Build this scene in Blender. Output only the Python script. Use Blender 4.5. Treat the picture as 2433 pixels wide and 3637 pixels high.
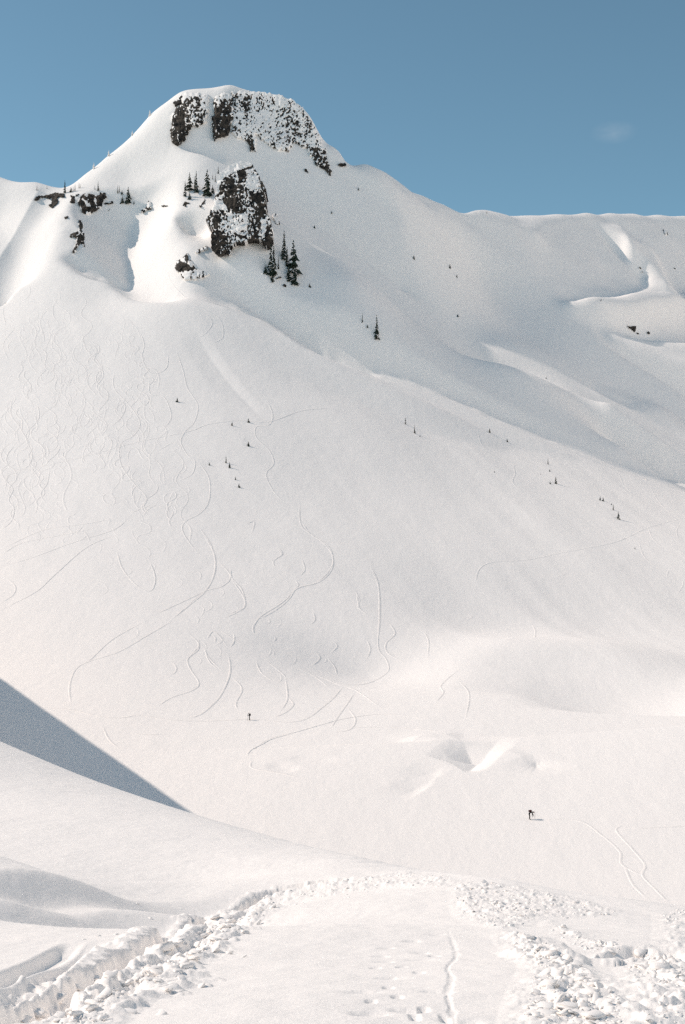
import bpy, math, random
import numpy as np
from mathutils import Vector, Quaternion, Matrix

# ------------------------------------------------------------------ camera
scene = bpy.context.scene
for o in list(bpy.data.objects):
    bpy.data.objects.remove(o)
FPX, CX, CY, HORIZON = 5070.0, 1216.5, 1818.5, 2074.0      # photograph pixels
PITCH = math.atan((HORIZON - CY) / FPX)
cam_d = bpy.data.cameras.new('camera')
cam = bpy.data.objects.new('camera', cam_d)
scene.collection.objects.link(cam)
cam_d.sensor_fit = 'VERTICAL'
cam_d.sensor_height = 36.0
cam_d.sensor_width = 24.0
cam_d.lens = 36.0 * FPX / 3637.0
cam_d.clip_start = 0.3
cam_d.clip_end = 20000
cam.location = (0, 0, 0)
cam.rotation_euler = (math.pi / 2 + PITCH, 0, 0)
scene.camera = cam

# ------------------------------------------------------------------ light
SUN_AZ = math.radians(-9.0)        # travel direction: 0 = to the right, negative = towards camera
SUN_EL = math.radians(38.0)
LDIR = Vector((math.cos(SUN_EL) * math.cos(SUN_AZ), math.cos(SUN_EL) * math.sin(SUN_AZ), -math.sin(SUN_EL)))
sun_d = bpy.data.lights.new('sun', 'SUN')
sun_d.energy = 3.05
sun_d.angle = math.radians(0.6)
sun_d.color = (1.0, 0.86, 0.75)
sun = bpy.data.objects.new('sun', sun_d)
scene.collection.objects.link(sun)
sun.rotation_euler = LDIR.to_track_quat('-Z', 'Y').to_euler()
sun.location = (-300, 50, 300)

world = bpy.data.worlds.new('World')
scene.world = world
world.use_nodes = True
wn = world.node_tree
wn.nodes.clear()
w_out = wn.nodes.new('ShaderNodeOutputWorld')
w_bg = wn.nodes.new('ShaderNodeBackground')
w_sky = wn.nodes.new('ShaderNodeTexSky')
w_sky.sky_type = 'NISHITA'
w_sky.sun_disc = False
w_sky.sun_elevation = SUN_EL
w_sky.sun_rotation = math.atan2(-LDIR.x, -LDIR.y)
w_sky.altitude = 1500
w_sky.air_density = 0.75
w_sky.dust_density = 0.7
w_sky.ozone_density = 4.0
w_bg.inputs['Strength'].default_value = 0.15
w_mul = wn.nodes.new('ShaderNodeMixRGB')          # white balance of the film
w_mul.blend_type = 'MULTIPLY'; w_mul.inputs[0].default_value = 1.0
w_mul.inputs[2].default_value = (0.99, 1.05, 0.765, 1)
wn.links.new(w_sky.outputs[0], w_mul.inputs[1])
w_geo = wn.nodes.new('ShaderNodeTexCoord')              # one faint wisp of cirrus at the right
w_dir = Vector(((2180 - CX) / FPX, math.cos(PITCH) - (CY - 470) / FPX * math.sin(PITCH), math.sin(PITCH) + (CY - 470) / FPX * math.cos(PITCH))).normalized()
w_sub = wn.nodes.new('ShaderNodeVectorMath'); w_sub.operation = 'SUBTRACT'; w_sub.inputs[1].default_value = w_dir
w_map = wn.nodes.new('ShaderNodeMapping'); w_map.inputs['Rotation'].default_value = (0, math.radians(32), 0); w_map.inputs['Scale'].default_value = (62, 30, 130)
w_len = wn.nodes.new('ShaderNodeVectorMath'); w_len.operation = 'LENGTH'
w_rng = wn.nodes.new('ShaderNodeMapRange'); w_rng.inputs['From Min'].default_value = 1.0; w_rng.inputs['From Max'].default_value = 0.0
w_noi = wn.nodes.new('ShaderNodeTexNoise'); w_noi.inputs['Scale'].default_value = 2.2; w_noi.inputs['Detail'].default_value = 6
w_pow = wn.nodes.new('ShaderNodeMath'); w_pow.operation = 'MULTIPLY'
w_sc = wn.nodes.new('ShaderNodeMath'); w_sc.operation = 'MULTIPLY'; w_sc.inputs[1].default_value = 0.2
w_mix = wn.nodes.new('ShaderNodeMixRGB'); w_mix.inputs[2].default_value = (4.2, 4.4, 4.6, 1)
wn.links.new(w_geo.outputs['Generated'], w_sub.inputs[0])
wn.links.new(w_sub.outputs[0], w_map.inputs['Vector'])
wn.links.new(w_map.outputs[0], w_len.inputs[0]); wn.links.new(w_map.outputs[0], w_noi.inputs['Vector'])
wn.links.new(w_len.outputs['Value'], w_rng.inputs['Value'])
wn.links.new(w_rng.outputs[0], w_pow.inputs[0]); wn.links.new(w_noi.outputs['Fac'], w_pow.inputs[1])
wn.links.new(w_pow.outputs[0], w_sc.inputs[0]); wn.links.new(w_sc.outputs[0], w_mix.inputs[0])
wn.links.new(w_mul.outputs[0], w_mix.inputs[1])
wn.links.new(w_mix.outputs[0], w_bg.inputs['Color'])
wn.links.new(w_bg.outputs[0], w_out.inputs['Surface'])

scene.view_settings.view_transform = 'Standard'
scene.view_settings.look = 'None'
scene.view_settings.exposure = 0.21
scene.view_settings.gamma = 1.0
scene.render.engine = 'CYCLES'
scene.cycles.max_bounces = 6
scene.cycles.diffuse_bounces = 4
scene.cycles.use_denoising = False

# ------------------------------------------------------------------ helpers
COL = scene.collection
rng = np.random.default_rng(7)
random.seed(7)
cP, sP = math.cos(PITCH), math.sin(PITCH)


def un(px, py, y):
    """photograph pixel + forward distance -> world point"""
    X = (px - CX) / FPX
    Zc = (CY - py) / FPX
    Yw = cP - Zc * sP
    Zw = sP + Zc * cP
    s = y / Yw
    return (X * s, y, Zw * s)


def proj(p):
    x, y, z = p[..., 0], p[..., 1], p[..., 2]
    d = y * cP + z * sP
    v = -y * sP + z * cP
    return CX + FPX * x / d, CY - FPX * v / d


def vnoise(x, y, seed=0):
    xi = np.floor(x).astype(np.int64)
    yi = np.floor(y).astype(np.int64)
    xf = x - xi
    yf = y - yi

    def h(a, b):
        n = (a * 374761393 + b * 668265263 + seed * 974634777) & 0xFFFFFFFF
        n = ((n ^ (n >> 13)) * 1274126177) & 0xFFFFFFFF
        n = n ^ (n >> 16)
        return (n & 0xFFFF) / 65535.0
    u = xf * xf * xf * (xf * (xf * 6 - 15) + 10)
    v = yf * yf * yf * (yf * (yf * 6 - 15) + 10)
    a = h(xi, yi); b = h(xi + 1, yi); c = h(xi, yi + 1); d = h(xi + 1, yi + 1)
    return (a + (b - a) * u) * (1 - v) + (c + (d - c) * u) * v - 0.5


def fbm(x, y, octv=4, seed=0, gain=0.5):
    s = np.zeros_like(x); a = 1.0; f = 1.0
    for i in range(octv):
        s += a * vnoise(x * f + 17.3 * i, y * f - 9.1 * i, seed + i)
        a *= gain; f *= 2.03
    return s


def smooth_poly(pts, n=8):
    """Catmull-Rom resample of a polyline (any dimension)"""
    P = np.array(pts, float)
    if len(P) < 3:
        return P
    Q = np.vstack([2 * P[0] - P[1], P, 2 * P[-1] - P[-2]])
    out = []
    for i in range(1, len(Q) - 2):
        for k in range(n):
            t = k / n
            a, b, c, d = Q[i - 1], Q[i], Q[i + 1], Q[i + 2]
            out.append(0.5 * (2 * b + (c - a) * t + (2 * a - 5 * b + 4 * c - d) * t * t + (3 * b - a - 3 * c + d) * t ** 3))
    out.append(P[-1])
    return np.array(out)


class TPS:
    def __init__(self, pts, lam=0.0):
        P = np.array(pts, float)
        self.c = P[:, :2]
        n = len(P)
        K = self.k(self.c, self.c) + lam * np.eye(n)
        A = np.zeros((n + 3, n + 3))
        A[:n, :n] = K
        A[:n, n] = 1
        A[:n, n + 1:] = self.c
        A[n, :n] = 1
        A[n + 1:, :n] = self.c.T
        b = np.zeros(n + 3)
        b[:n] = P[:, 2]
        self.w = np.linalg.solve(A, b)

    @staticmethod
    def k(p, q):
        d2 = (p[:, None, 0] - q[None, :, 0]) ** 2 + (p[:, None, 1] - q[None, :, 1]) ** 2
        return 0.5 * d2 * np.log(d2 + 1e-9)

    def __call__(self, x, y):
        sh = x.shape
        p = np.stack([x.ravel(), y.ravel()], 1)
        out = np.empty(len(p))
        n = len(self.c)
        for i in range(0, len(p), 60000):
            q = p[i:i + 60000]
            out[i:i + 60000] = self.k(q, self.c) @ self.w[:n] + self.w[n] + q @ self.w[n + 1:]
        return out.reshape(sh)


# ------------------------------------------------------------------ terrain: control points (pixel, pixel, distance)
FLAT = -28.0
far_px = [
    # lower apron, row by row
    (-300, 2400, 326), (0, 2400, 320), (400, 2400, 316), (900, 2400, 326), (1300, 2400, 350),
    (-300, 2250, 356), (0, 2250, 350), (400, 2250, 346), (900, 2250, 356), (1300, 2250, 370), (1700, 2240, 391), (2100, 2240, 407), (2433, 2240, 418), (2800, 2240, 430),
    (-300, 2000, 408), (0, 2000, 400), (400, 2000, 395), (900, 2000, 407), (1300, 2000, 422), (1700, 2000, 441), (2100, 2000, 461), (2433, 2000, 478), (2800, 2000, 495),
    (-300, 1750, 462), (0, 1750, 452), (400, 1750, 447), (900, 1750, 460), (1300, 1750, 481), (1700, 1750, 510), (2100, 1750, 551), (2433, 1750, 602), (2800, 1800, 625),
    (-300, 1500, 518), (0, 1500, 508), (400, 1500, 503), (900, 1500, 517), (1300, 1500, 546), (1750, 1510, 606), (2143, 1509, 655), (2433, 1640, 662),
    (-300, 1250, 578), (0, 1250, 568), (400, 1250, 564), (700, 1250, 569), (900, 1250, 579), (1200, 1300, 603), (1397, 1350, 608), (1687, 1261, 668),
    (-300, 1060, 628), (0, 1060, 622), (200, 1060, 612), (400, 1040, 616), (650, 1070, 602), (900, 1130, 605), (620, 1000, 617),
    # mound at the right
    (1480, 2430, 335), (1682, 2314, 357), (1806, 2274, 364), (1915, 2266, 370), (2109, 2278, 372), (2303, 2316, 366), (2433, 2363, 358), (2650, 2400, 358),
    (1800, 2430, 324), (2010, 2440, 322), (2400, 2490, 314),
    # bench above the tower shadow
    (1703, 1179, 715), (1986, 1290, 716), (2222, 1422, 715), (2433, 1528, 713), (2800, 1700, 712),
    # dark right-hand face
    (1250, 1000, 655), (1250, 780, 712), (1290, 580, 752), (1500, 690, 780), (1500, 900, 728), (1700, 980, 768), (1700, 752, 802), (1830, 792, 815), (1450, 1120, 675),
    (1000, 1010, 642), (1100, 880, 675), (1050, 760, 695), (1000, 640, 720), (900, 700, 694), (800, 720, 682), (800, 1010, 627), (700, 880, 642), (770, 910, 642), (860, 880, 646), (965, 890, 652),
    # right-hand bowl and far ridge
    (1780, 772, 810), (1865, 786, 832), (1900, 770, 848), (1990, 761, 873), (2080, 755, 897), (2165, 757, 920), (2250, 760, 943), (2340, 764, 966), (2433, 767, 989), (2550, 762, 1018), (2800, 740, 1080),
    (1950, 950, 800), (2050, 1062, 785), (2200, 1105, 798), (2320, 1090, 832), (2433, 1095, 856), (2150, 950, 848), (2300, 950, 890), (2433, 900, 940), (2700, 1000, 960),
    (2250, 1200, 770), (2433, 1200, 795), (2150, 1190, 758), (2433, 1300, 762), (2000, 1150, 755), (2433, 1420, 735),
    # left ridge, summit skyline and lit apron
    (-400, 600, 745), (-150, 615, 735), (0, 632, 725), (130, 648, 712), (240, 668, 712), (300, 620, 720), (380, 555, 728), (480, 470, 737),
    (540, 400, 743), (600, 355, 746), (640, 325, 748), (760, 312, 749), (830, 298, 751), (900, 315, 751), (1000, 335, 751), (1080, 385, 750), (1120, 445, 750), (1145, 507, 750), (1180, 517, 751), (1210, 542, 752), (1230, 580, 752), (1370, 606, 760), (1420, 650, 766), (1580, 725, 791),
    (450, 620, 712), (600, 530, 720), (700, 600, 704), (700, 680, 690), (500, 715, 690), (850, 500, 728), (1000, 560, 728), (600, 690, 690),
    # shelf and bowl at the left
    (400, 850, 652), (550, 850, 652), (500, 980, 626), (300, 850, 650), (100, 850, 664), (100, 760, 686), (0, 760, 694), (0, 900, 660), (-300, 850, 680), (350, 730, 680),
]
far_pts = [un(*p) for p in far_px]
for px_, py_, y_ in far_px:
    if y_ >= 700 and ((py_ < 690 and px_ < 1260) or (px_ > 1950 and py_ < 800 and y_ > 845)) and (px_, py_) not in ((450, 620), (600, 530), (700, 600), (700, 680), (850, 500), (1000, 560), (600, 690), (1000, 640), (1500, 690)):
        q_ = un(px_, py_, y_)
        for f_, d_ in (((1.035, 14), (1.09, 60)) if px_ < 1500 else ((1.04, 4), (1.1, 36))):
            far_pts.append((q_[0] * f_, q_[1] * f_, q_[2] - d_))
# snow flat in the valley
for x, y in [(-90, 60), (0, 60), (90, 60), (-60, 120), (0, 120), (60, 120), (-70, 180), (-20, 180), (30, 180), (70, 180), (-70, 240), (-20, 240), (30, 240), (75, 240),
             (-30, 285), (20, 290), (75, 290), (110, 300), (-85, 270), (200, 200), (200, 330), (-200, 180), (-220, 60)]:
    far_pts.append((x, y, -69.75 + 0.15 * max(y, 140)))
# behind the skyline everything drops
for x, y, z in [(-300, 900, 60), (-150, 860, 90), (0, 880, 130), (80, 980, 100), (200, 1080, 120), (330, 1150, 150), (-300, 1200, 0), (0, 1200, 20), (330, 1300, 30), (520, 1000, 330),
                # unseen snow flank added right of the frame, bounces sunlight into the shade
                (300, -100, 60), (300, 100, 60), (300, 300, 62), (330, 500, 95), (450, -100, 220), (450, 100, 225), (450, 300, 230), (480, 500, 250), (520, 700, 300), (650, 100, 420), (650, 400, 430), (700, 700, 450),
                # unseen snow slope added behind the camera for warmer, stronger fill light
                (-120, -170, 15), (120, -170, 20), (-250, -320, 120), (0, -320, 125), (250, -320, 140), (-300, -560, 290), (0, -560, 290), (300, -560, 300), (0, -900, 420), (-400, 600, 140), (-380, 400, 40)]:
    far_pts.append((x, y, z))
far_tps = TPS(far_pts, lam=5.0)


def fy(py):
    """distance of the valley floor seen at photograph row py"""
    return 69.75 / (0.15 + (py - 2074.0) / FPX)


near_px = [
    # rolling-over edge of the near shoulder (its outline against the flat)
    (-400, 2500, 125), (0, 2640, 100), (350, 2778, 80), (700, 2898, 62), (1050, 3005, 45), (1217, 3043, 37), (1480, 3103, 27), (1700, 3125, 22), (1900, 3165, 19.5), (2150, 3205, 18), (2433, 3245, 17), (2800, 3290, 16),
    (-300, 2850, 56), (0, 2850, 56), (350, 2930, 48), (700, 3000, 42), (0, 3040, 23.5), (400, 3120, 30), (700, 3130, 33), (1000, 3100, 32), (-300, 3040, 21.5), (0, 3079, 21), (430, 3190, 24.0), (700, 3196, 26.5),
    (0, 3240, 17.5), (400, 3260, 18), (700, 3225, 19), (1000, 3165, 20.5), (1300, 3150, 19.5),
    (0, 3400, 11.6), (400, 3400, 11.2), (800, 3330, 12.8), (1200, 3300, 13.2), (1600, 3270, 14.5), (2000, 3290, 13.4), (2433, 3340, 12.2),
    (0, 3637, 6.1), (400, 3637, 5.9), (800, 3637, 5.7), (1216, 3637, 5.6), (1700, 3637, 5.7), (2100, 3637, 5.9), (2433, 3637, 6.0), (1216, 3450, 8.4), (1900, 3450, 8.5), (2433, 3480, 8.4), (600, 3500, 8.0), (-300, 3500, 8.5), (2800, 3500, 8),
]
rim = smooth_poly(near_px[:12], 5)
near_pts = [un(*p) for p in near_px[12:]] + [un(*p) for p in rim]
for px, py, y in rim:
    x0, y0, z0 = un(px, py, y)
    for f, k in ((1.1, 0.16), (1.35, 0.25), (1.8, 0.4)):
        near_pts.append((x0 * f, y0 * f, z0 - k * y0 * (f - 1) - 0.0))
near_pts += [(0, 2.5, -1.62), (0, -3, -1.7), (-6, 0, -1.5), (6, 0, -2.0), (0, -20, -3), (-30, -10, 0), (30, -10, -9), (-40, 40, -3), (-70, -40, 5), (0, -60, -8), (60, -40, -18)]
near_tps = TPS(near_pts, lam=0.03)

ops = []          # functions (X, Y, Z, R) -> Z


def far_H(x, y, upto=None):
    z = far_tps(x, y)
    for f in (ops if upto is None else ops[:upto]):
        z = f(x, y, z)
    return z


def seg_near(x, y, poly):
    """nearest point on polyline: distance, side, vertex parameter"""
    best = np.full(x.shape, 1e18); side = np.zeros(x.shape); par = np.zeros(x.shape)
    for i in range(len(poly) - 1):
        ax, ay = poly[i][:2]; bx, by = poly[i + 1][:2]
        dx, dy = bx - ax, by - ay
        l2 = dx * dx + dy * dy + 1e-12
        t = np.clip(((x - ax) * dx + (y - ay) * dy) / l2, 0, 1)
        ex, ey = x - ax - t * dx, y - ay - t * dy
        d2 = ex * ex + ey * ey
        m = d2 < best
        best = np.where(m, d2, best)
        side = np.where(m, np.sign(dx * ey - dy * ex), side)
        par = np.where(m, i + t, par)
    return np.sqrt(best), side, par


def crest(pxpts, wl, wr, p=1.3, world_pts=False, taper=True, store=ops, base=None, amp=None):
    """make the ground pass through a crest (or trough) line; wl / wr widths left / right of travel"""
    P = [tuple(q) if world_pts else un(*q) for q in pxpts]
    P = smooth_poly(P, 6)
    base = base or far_H
    zb = base(P[:, 0], P[:, 1])
    A = P[:, 2] - zb
    if amp is not None:
        A = np.interp(np.linspace(0, 1, len(A)), np.linspace(0, 1, len(amp)), amp)
    if taper:
        s = np.linspace(0, 1, len(A))
        A = A * np.clip(np.minimum(s, 1 - s) * 5, 0, 1)
    x0, x1 = P[:, 0].min() - max(wl, wr), P[:, 0].max() + max(wl, wr)
    y0, y1 = P[:, 1].min() - max(wl, wr), P[:, 1].max() + max(wl, wr)
    poly = P[:, :2]

    def f(x, y, z):
        m = (x > x0) & (x < x1) & (y > y0) & (y < y1)
        if not m.any():
            return z
        xs, ys = x[m], y[m]
        d, sd, par = seg_near(xs, ys, poly)
        w = np.where(sd > 0, wl, wr)
        t = np.clip(1 - d / w, 0, 1)
        a = np.interp(par, np.arange(len(A)), A)
        z = z.copy()
        z[m] = z[m] + a * (t * t * (3 - 2 * t) if p == 'bell' else t ** p)
        return z
    store.append(f)



# ---- mountain: ribs, bowls, mound, hollows -----------------------------------------------------
# rib at the foot of the tower (its lit left side ends in a sharp edge)
crest([(745, 745, 667), (712, 790, 659), (698, 850, 648), (690, 885, 641), (655, 925, 631), (628, 960, 623), (600, 1000, 615)], 24, 14, 1.1)
# left rib
crest([(345, 690, 692), (300, 735, 684), (264, 775, 674), (282, 800, 668), (290, 830, 662), (264, 870, 652), (262, 905, 644), (285, 960, 632)], 20, 12, 1.1)
# bowl between the two ribs
crest([(420, 745, 688), (400, 800, 674), (400, 870, 655), (420, 950, 636)], 26, 28, 1.6, amp=[0, -2, -3, -2, 0])
# hill beyond the left edge of the frame that throws the wedge of shade on the flat
TS = math.tan(SUN_EL)
sh = []
for (px_, py_, yy, dd) in [(800, 2975, fy(2975), 54), (700, 2905, fy(2905), 54), (525, 2781, fy(2781), 55), (350, 2657, fy(2657), 56), (175, 2533, 290, 58), (0, 2410, 318, 60), (-250, 2235, 352, 64), (-500, 2060, 392, 68)]:
    a_ = un(px_, py_, yy)
    sh.append((a_[0] - (dd + 1.5) * math.cos(SUN_AZ), a_[1] - dd * math.sin(SUN_AZ), a_[2] + dd * TS))
crest(sh, 60, 27, 'bell', world_pts=True, taper=False)
# rise left of the frame on the ridge
crest([(-260, 640, 712), (-190, 760, 690), (-130, 850, 668), (-100, 950, 645)], 20, 14, 1.2, amp=[3, 6, 6, 4])
crest([(1900, 2290, 364), (1935, 2350, 346), (1950, 2430, 324), (1930, 2500, 306)], 26, 24, 'bell', amp=[0, -2.6, -2.8, 0])
crest([(2240, 2330, 362), (2260, 2420, 334), (2270, 2520, 306), (2260, 2590, 290)], 26, 28, 'bell', amp=[0, -3.6, -4.8, -1.8])
# terrace lip in front of the mound
crest([(1560, 2632, 262), (1884, 2619, 262), (2225, 2592, 262), (2433, 2576, 262), (2700, 2560, 262)], 9, 60, 1.2, taper=False)
def fl(pts):
    return [(a, b, fy(b)) for a, b in pts]
# creek hollow
crest(fl([(1440, 2672), (1490, 2640), (1580, 2626), (1660, 2624)]), 9, 9, 1.4, amp=[0, 0.8, 0.8, 0])
crest(fl([(1800, 2640), (1745, 2678), (1700, 2705), (1650, 2738), (1620, 2745)]), 4.5, 8.5, 1.3, amp=[-0.1, -1.1, -2.0, -1.9, 0])
crest(fl([(1640, 2660), (1670, 2690), (1690, 2708)]), 4, 5, 1.3, amp=[-0.2, -1.1, -1.3])
crest(fl([(1760, 2690), (1850, 2725), (1905, 2738), (1930, 2728)]), 3, 7, 1.3, amp=[0.4, 0.4, -0.8, -0.1])
crest(fl([(1440, 2735), (1520, 2760), (1570, 2768)]), 5, 7, 1.3, amp=[0, -0.45, -0.1])
crest(fl([(1380, 2790), (1470, 2808), (1510, 2815)]), 6, 7, 1.3, amp=[0, -0.5, -0.1])
crest(fl([(990, 2730), (1015, 2738)]), 3, 3, 'bell', amp=[-0.35, -0.35], taper=False)
crest(fl([(1080, 2705), (1150, 2710)]), 3, 4, 'bell', amp=[-0.25, -0.2], taper=False)
# gully on the lit slope
crest([(660, 1110, 596), (745, 1230, 568), (850, 1360, 540), (960, 1490, 516)], 5, 9, 1.3, amp=[0, -0.7, -0.7, 0])
# fall-line undulation of the lit apron
def streaks(x, y, z):
    m = (y > 330) & (y < 640)
    if not m.any():
        return z
    xs, ys = x[m], y[m]
    w = np.clip((ys - 345) / 60, 0, 1) * np.clip((640 - ys) / 30, 0, 1)
    c = xs + 0.42 * (ys - 500) + 0.0016 * np.clip(xs, 0, None) ** 2
    n = fbm(c / 26, ys / 240, 3, 11) * 0.5 + fbm(c / 9, ys / 130, 2, 5) * 0.1
    z = z.copy()
    z[m] += n * w
    return z
ops.append(streaks)
def rolling(x, y, z):
    m = (y > 130) & (y < 1000)
    xs, ys = x[m], y[m]
    z = z.copy()
    z[m] += fbm(xs / 38, ys / 50, 3, 31) * 0.6 * np.clip((ys - 150) / 250, 0.12, 1)
    return z
ops.append(rolling)

near_ops = []


def near_H(x, y):
    z = near_tps(x, y)
    for f in near_ops:
        z = f(x, y, z)
    return z


def bank(pxpts, drop, w, fade, flip=1):
    """a small wind-cut bank that drops on the right-hand side of the line"""
    P = smooth_poly([un(*q) for q in pxpts], 6)[:, :2]

    def f(x, y, z):
        m = (y > 8) & (y < 60) & (np.abs(x) < 30)
        if not m.any():
            return z
        d, sd, par = seg_near(x[m], y[m], P)
        t = np.clip(-flip * sd * d / w, 0, 1)
        t = t * t * (3 - 2 * t)
        e = np.interp(par, [0, len(P) * 0.15, len(P) * 0.6, len(P) - 1], [0, 1, 0.9, 0])
        z = z.copy()
        z[m] -= drop * t * np.exp(-d / fade) * e
        return z
    near_ops.append(f)


bank([(-300, 3020, 19.2), (0, 3079, 20.8), (200, 3135, 22.2), (430, 3188, 24.0), (600, 3203, 25.8), (900, 3196, 29)], 0.5, 1.1, 3.5)
bank([(-300, 3120, 17.4), (0, 3156, 18.6), (200, 3180, 19.6), (430, 3200, 21.2), (620, 3215, 23)], 0.45, 1.1, 3.5)



def near_hit(px, py):
    """photograph pixels -> plan points on the near shoulder"""
    px = np.atleast_1d(np.asarray(px, float)); py = np.atleast_1d(np.asarray(py, float))
    ys = np.exp(np.linspace(math.log(4.0), math.log(70), 260))
    X = (px - CX) / FPX; Zc = (CY - py) / FPX
    Yw = cP - Zc * sP; Zw = sP + Zc * cP
    xx = (X / Yw)[:, None] * ys[None, :]; zz = (Zw / Yw)[:, None] * ys[None, :]
    zn = near_H(xx, np.broadcast_to(ys, xx.shape))
    k = np.argmax(zn >= zz, axis=1)
    return np.stack([X / Yw * ys[k], ys[k]], 1)


def near_line(pts):
    return near_hit([p[0] for p in pts], [p[1] for p in pts])


def groove(pts, depth, w, berm=0.0, rough=0.0, seed=1):
    P = smooth_poly(near_line(pts), 6)
    x0, x1, y0, y1 = P[:, 0].min() - 1, P[:, 0].max() + 1, P[:, 1].min() - 1, P[:, 1].max() + 1

    def f(x, y, z):
        m = (x > x0) & (x < x1) & (y > y0) & (y < y1)
        if not m.any():
            return z
        d, sd, par = seg_near(x[m], y[m], P)
        n = fbm(x[m] * 6, y[m] * 6, 3, seed)
        ww = w * (1 + rough * n)
        t = np.clip(1.25 - d / ww, 0, 1)
        e = np.clip(np.minimum(par, len(P) - 1 - par) / 4.0, 0, 1)
        b = np.clip(1 - np.abs(d - ww * 1.7) / (ww * 0.9), 0, 1)
        z = z.copy()
        z[m] += e * (-depth * (t * t * (3 - 2 * t)) + berm * b * (0.5 + n))
        return z
    near_ops.append(f)


groove([(-60, 3510), (0, 3480), (115, 3429), (200, 3388), (270, 3348)], 0.10, 0.11)
groove([(-60, 3585), (0, 3550), (143, 3475), (258, 3400), (338, 3348)], 0.11, 0.12)
groove([(-60, 3650), (0, 3628), (115, 3595), (200, 3540), (287, 3486), (413, 3425), (470, 3385), (560, 3340), (700, 3272), (900, 3205), (1100, 3152), (1300, 3122)], 0.20, 0.15, 0.06, 0.7, 3)
groove([(180, 3660), (290, 3580), (420, 3500), (560, 3420), (700, 3340), (850, 3262), (1000, 3200)], 0.08, 0.13, 0.05, 0.9, 5)
groove([(1995, 3385), (2100, 3412), (2230, 3400), (2330, 3402), (2460, 3440)], 0.14, 0.22, 0.06, 0.6, 7)
groove([(1589, 3296), (1620, 3390), (1590, 3437), (1604, 3475), (1590, 3530), (1605, 3600), (1612, 3650)], 0.007, 0.018, 0.0, 1.2, 9)
# old footprints beside the crack
for (a, b) in [(430, 540), (330, 570), (210, 600), (370, 625), (350, 655), (205, 665), (150, 695), (350, 715), (215, 740), (210, 785), (425, 800), (130, 850), (290, 885), (370, 880), (180, 640), (270, 690), (420, 640), (90, 800), (330, 920), (560, 935), (470, 935), (250, 830), (120, 900)]:
    px_, py_ = 1217 + a / 1.2895, 2900 + b / 1.2895
    groove([(px_ - 24, py_), (px_, py_ + 2), (px_ + 24, py_ + 1)], 0.025, 0.08, 0.0, 0.5, 11)

CHUNK_FIELDS = [   # polygon, count, size range in photo pixels
    ([(1917, 3383), (1994, 3371), (2036, 3431), (2155, 3490), (2214, 3574), (2214, 3660), (1869, 3660), (1881, 3556), (1905, 3467)], 270, (11, 40)),
    ([(1607, 3133), (1798, 3145), (2036, 3193), (2185, 3234), (2155, 3252), (1917, 3258), (1786, 3300), (1726, 3288), (1637, 3252), (1619, 3181)], 300, (5, 17)),
    ([(1786, 3312), (1917, 3336), (1988, 3371), (1917, 3431), (1857, 3401), (1798, 3336)], 60, (9, 24)),
    ([(2226, 3407), (2286, 3377), (2450, 3419), (2450, 3524), (2333, 3502), (2244, 3455)], 80, (9, 24)),
    ([(1946, 3276), (2006, 3300), (2095, 3336), (2214, 3360), (2173, 3389), (2095, 3371), (1976, 3312)], 60, (7, 18)),
    ([(2351, 3252), (2450, 3218), (2450, 3262), (2381, 3288)], 40, (6, 14)),
    ([(2230, 3480), (2330, 3510), (2450, 3560), (2450, 3660), (2260, 3660)], 26, (8, 22)),
    ([(900, 3195), (1100, 3145), (1300, 3115), (1450, 3100), (1600, 3120), (1590, 3150), (1400, 3150), (1200, 3180), (1000, 3215)], 90, (5, 14)),
    ([(120, 3660), (300, 3560), (470, 3450), (640, 3350), (830, 3260), (960, 3210), (1000, 3225), (900, 3285), (750, 3370), (600, 3455), (430, 3560), (330, 3660)], 190, (9, 36)),
]


def rubble(poly, amp, seed):
    P = near_line(poly)
    x0, x1, y0, y1 = P[:, 0].min() - 0.3, P[:, 0].max() + 0.3, P[:, 1].min() - 0.3, P[:, 1].max() + 0.3

    def f(x, y, z):
        m = (x > x0) & (x < x1) & (y > y0) & (y < y1)
        if not m.any():
            return z
        xs, ys = x[m], y[m]
        ins = raster_poly_mask(xs, ys, [tuple(q) for q in P])
        d, _, _ = seg_near(xs, ys, np.vstack([P, P[:1]]))
        w = np.clip(np.where(ins, d, -d) / 0.25 + 0.5, 0, 1)
        z = z.copy()
        z[m] += w * amp * (0.25 + np.abs(fbm(xs * 5, ys * 5, 4, seed, 0.6)) * 1.8)
        return z
    near_ops.append(f)


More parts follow.
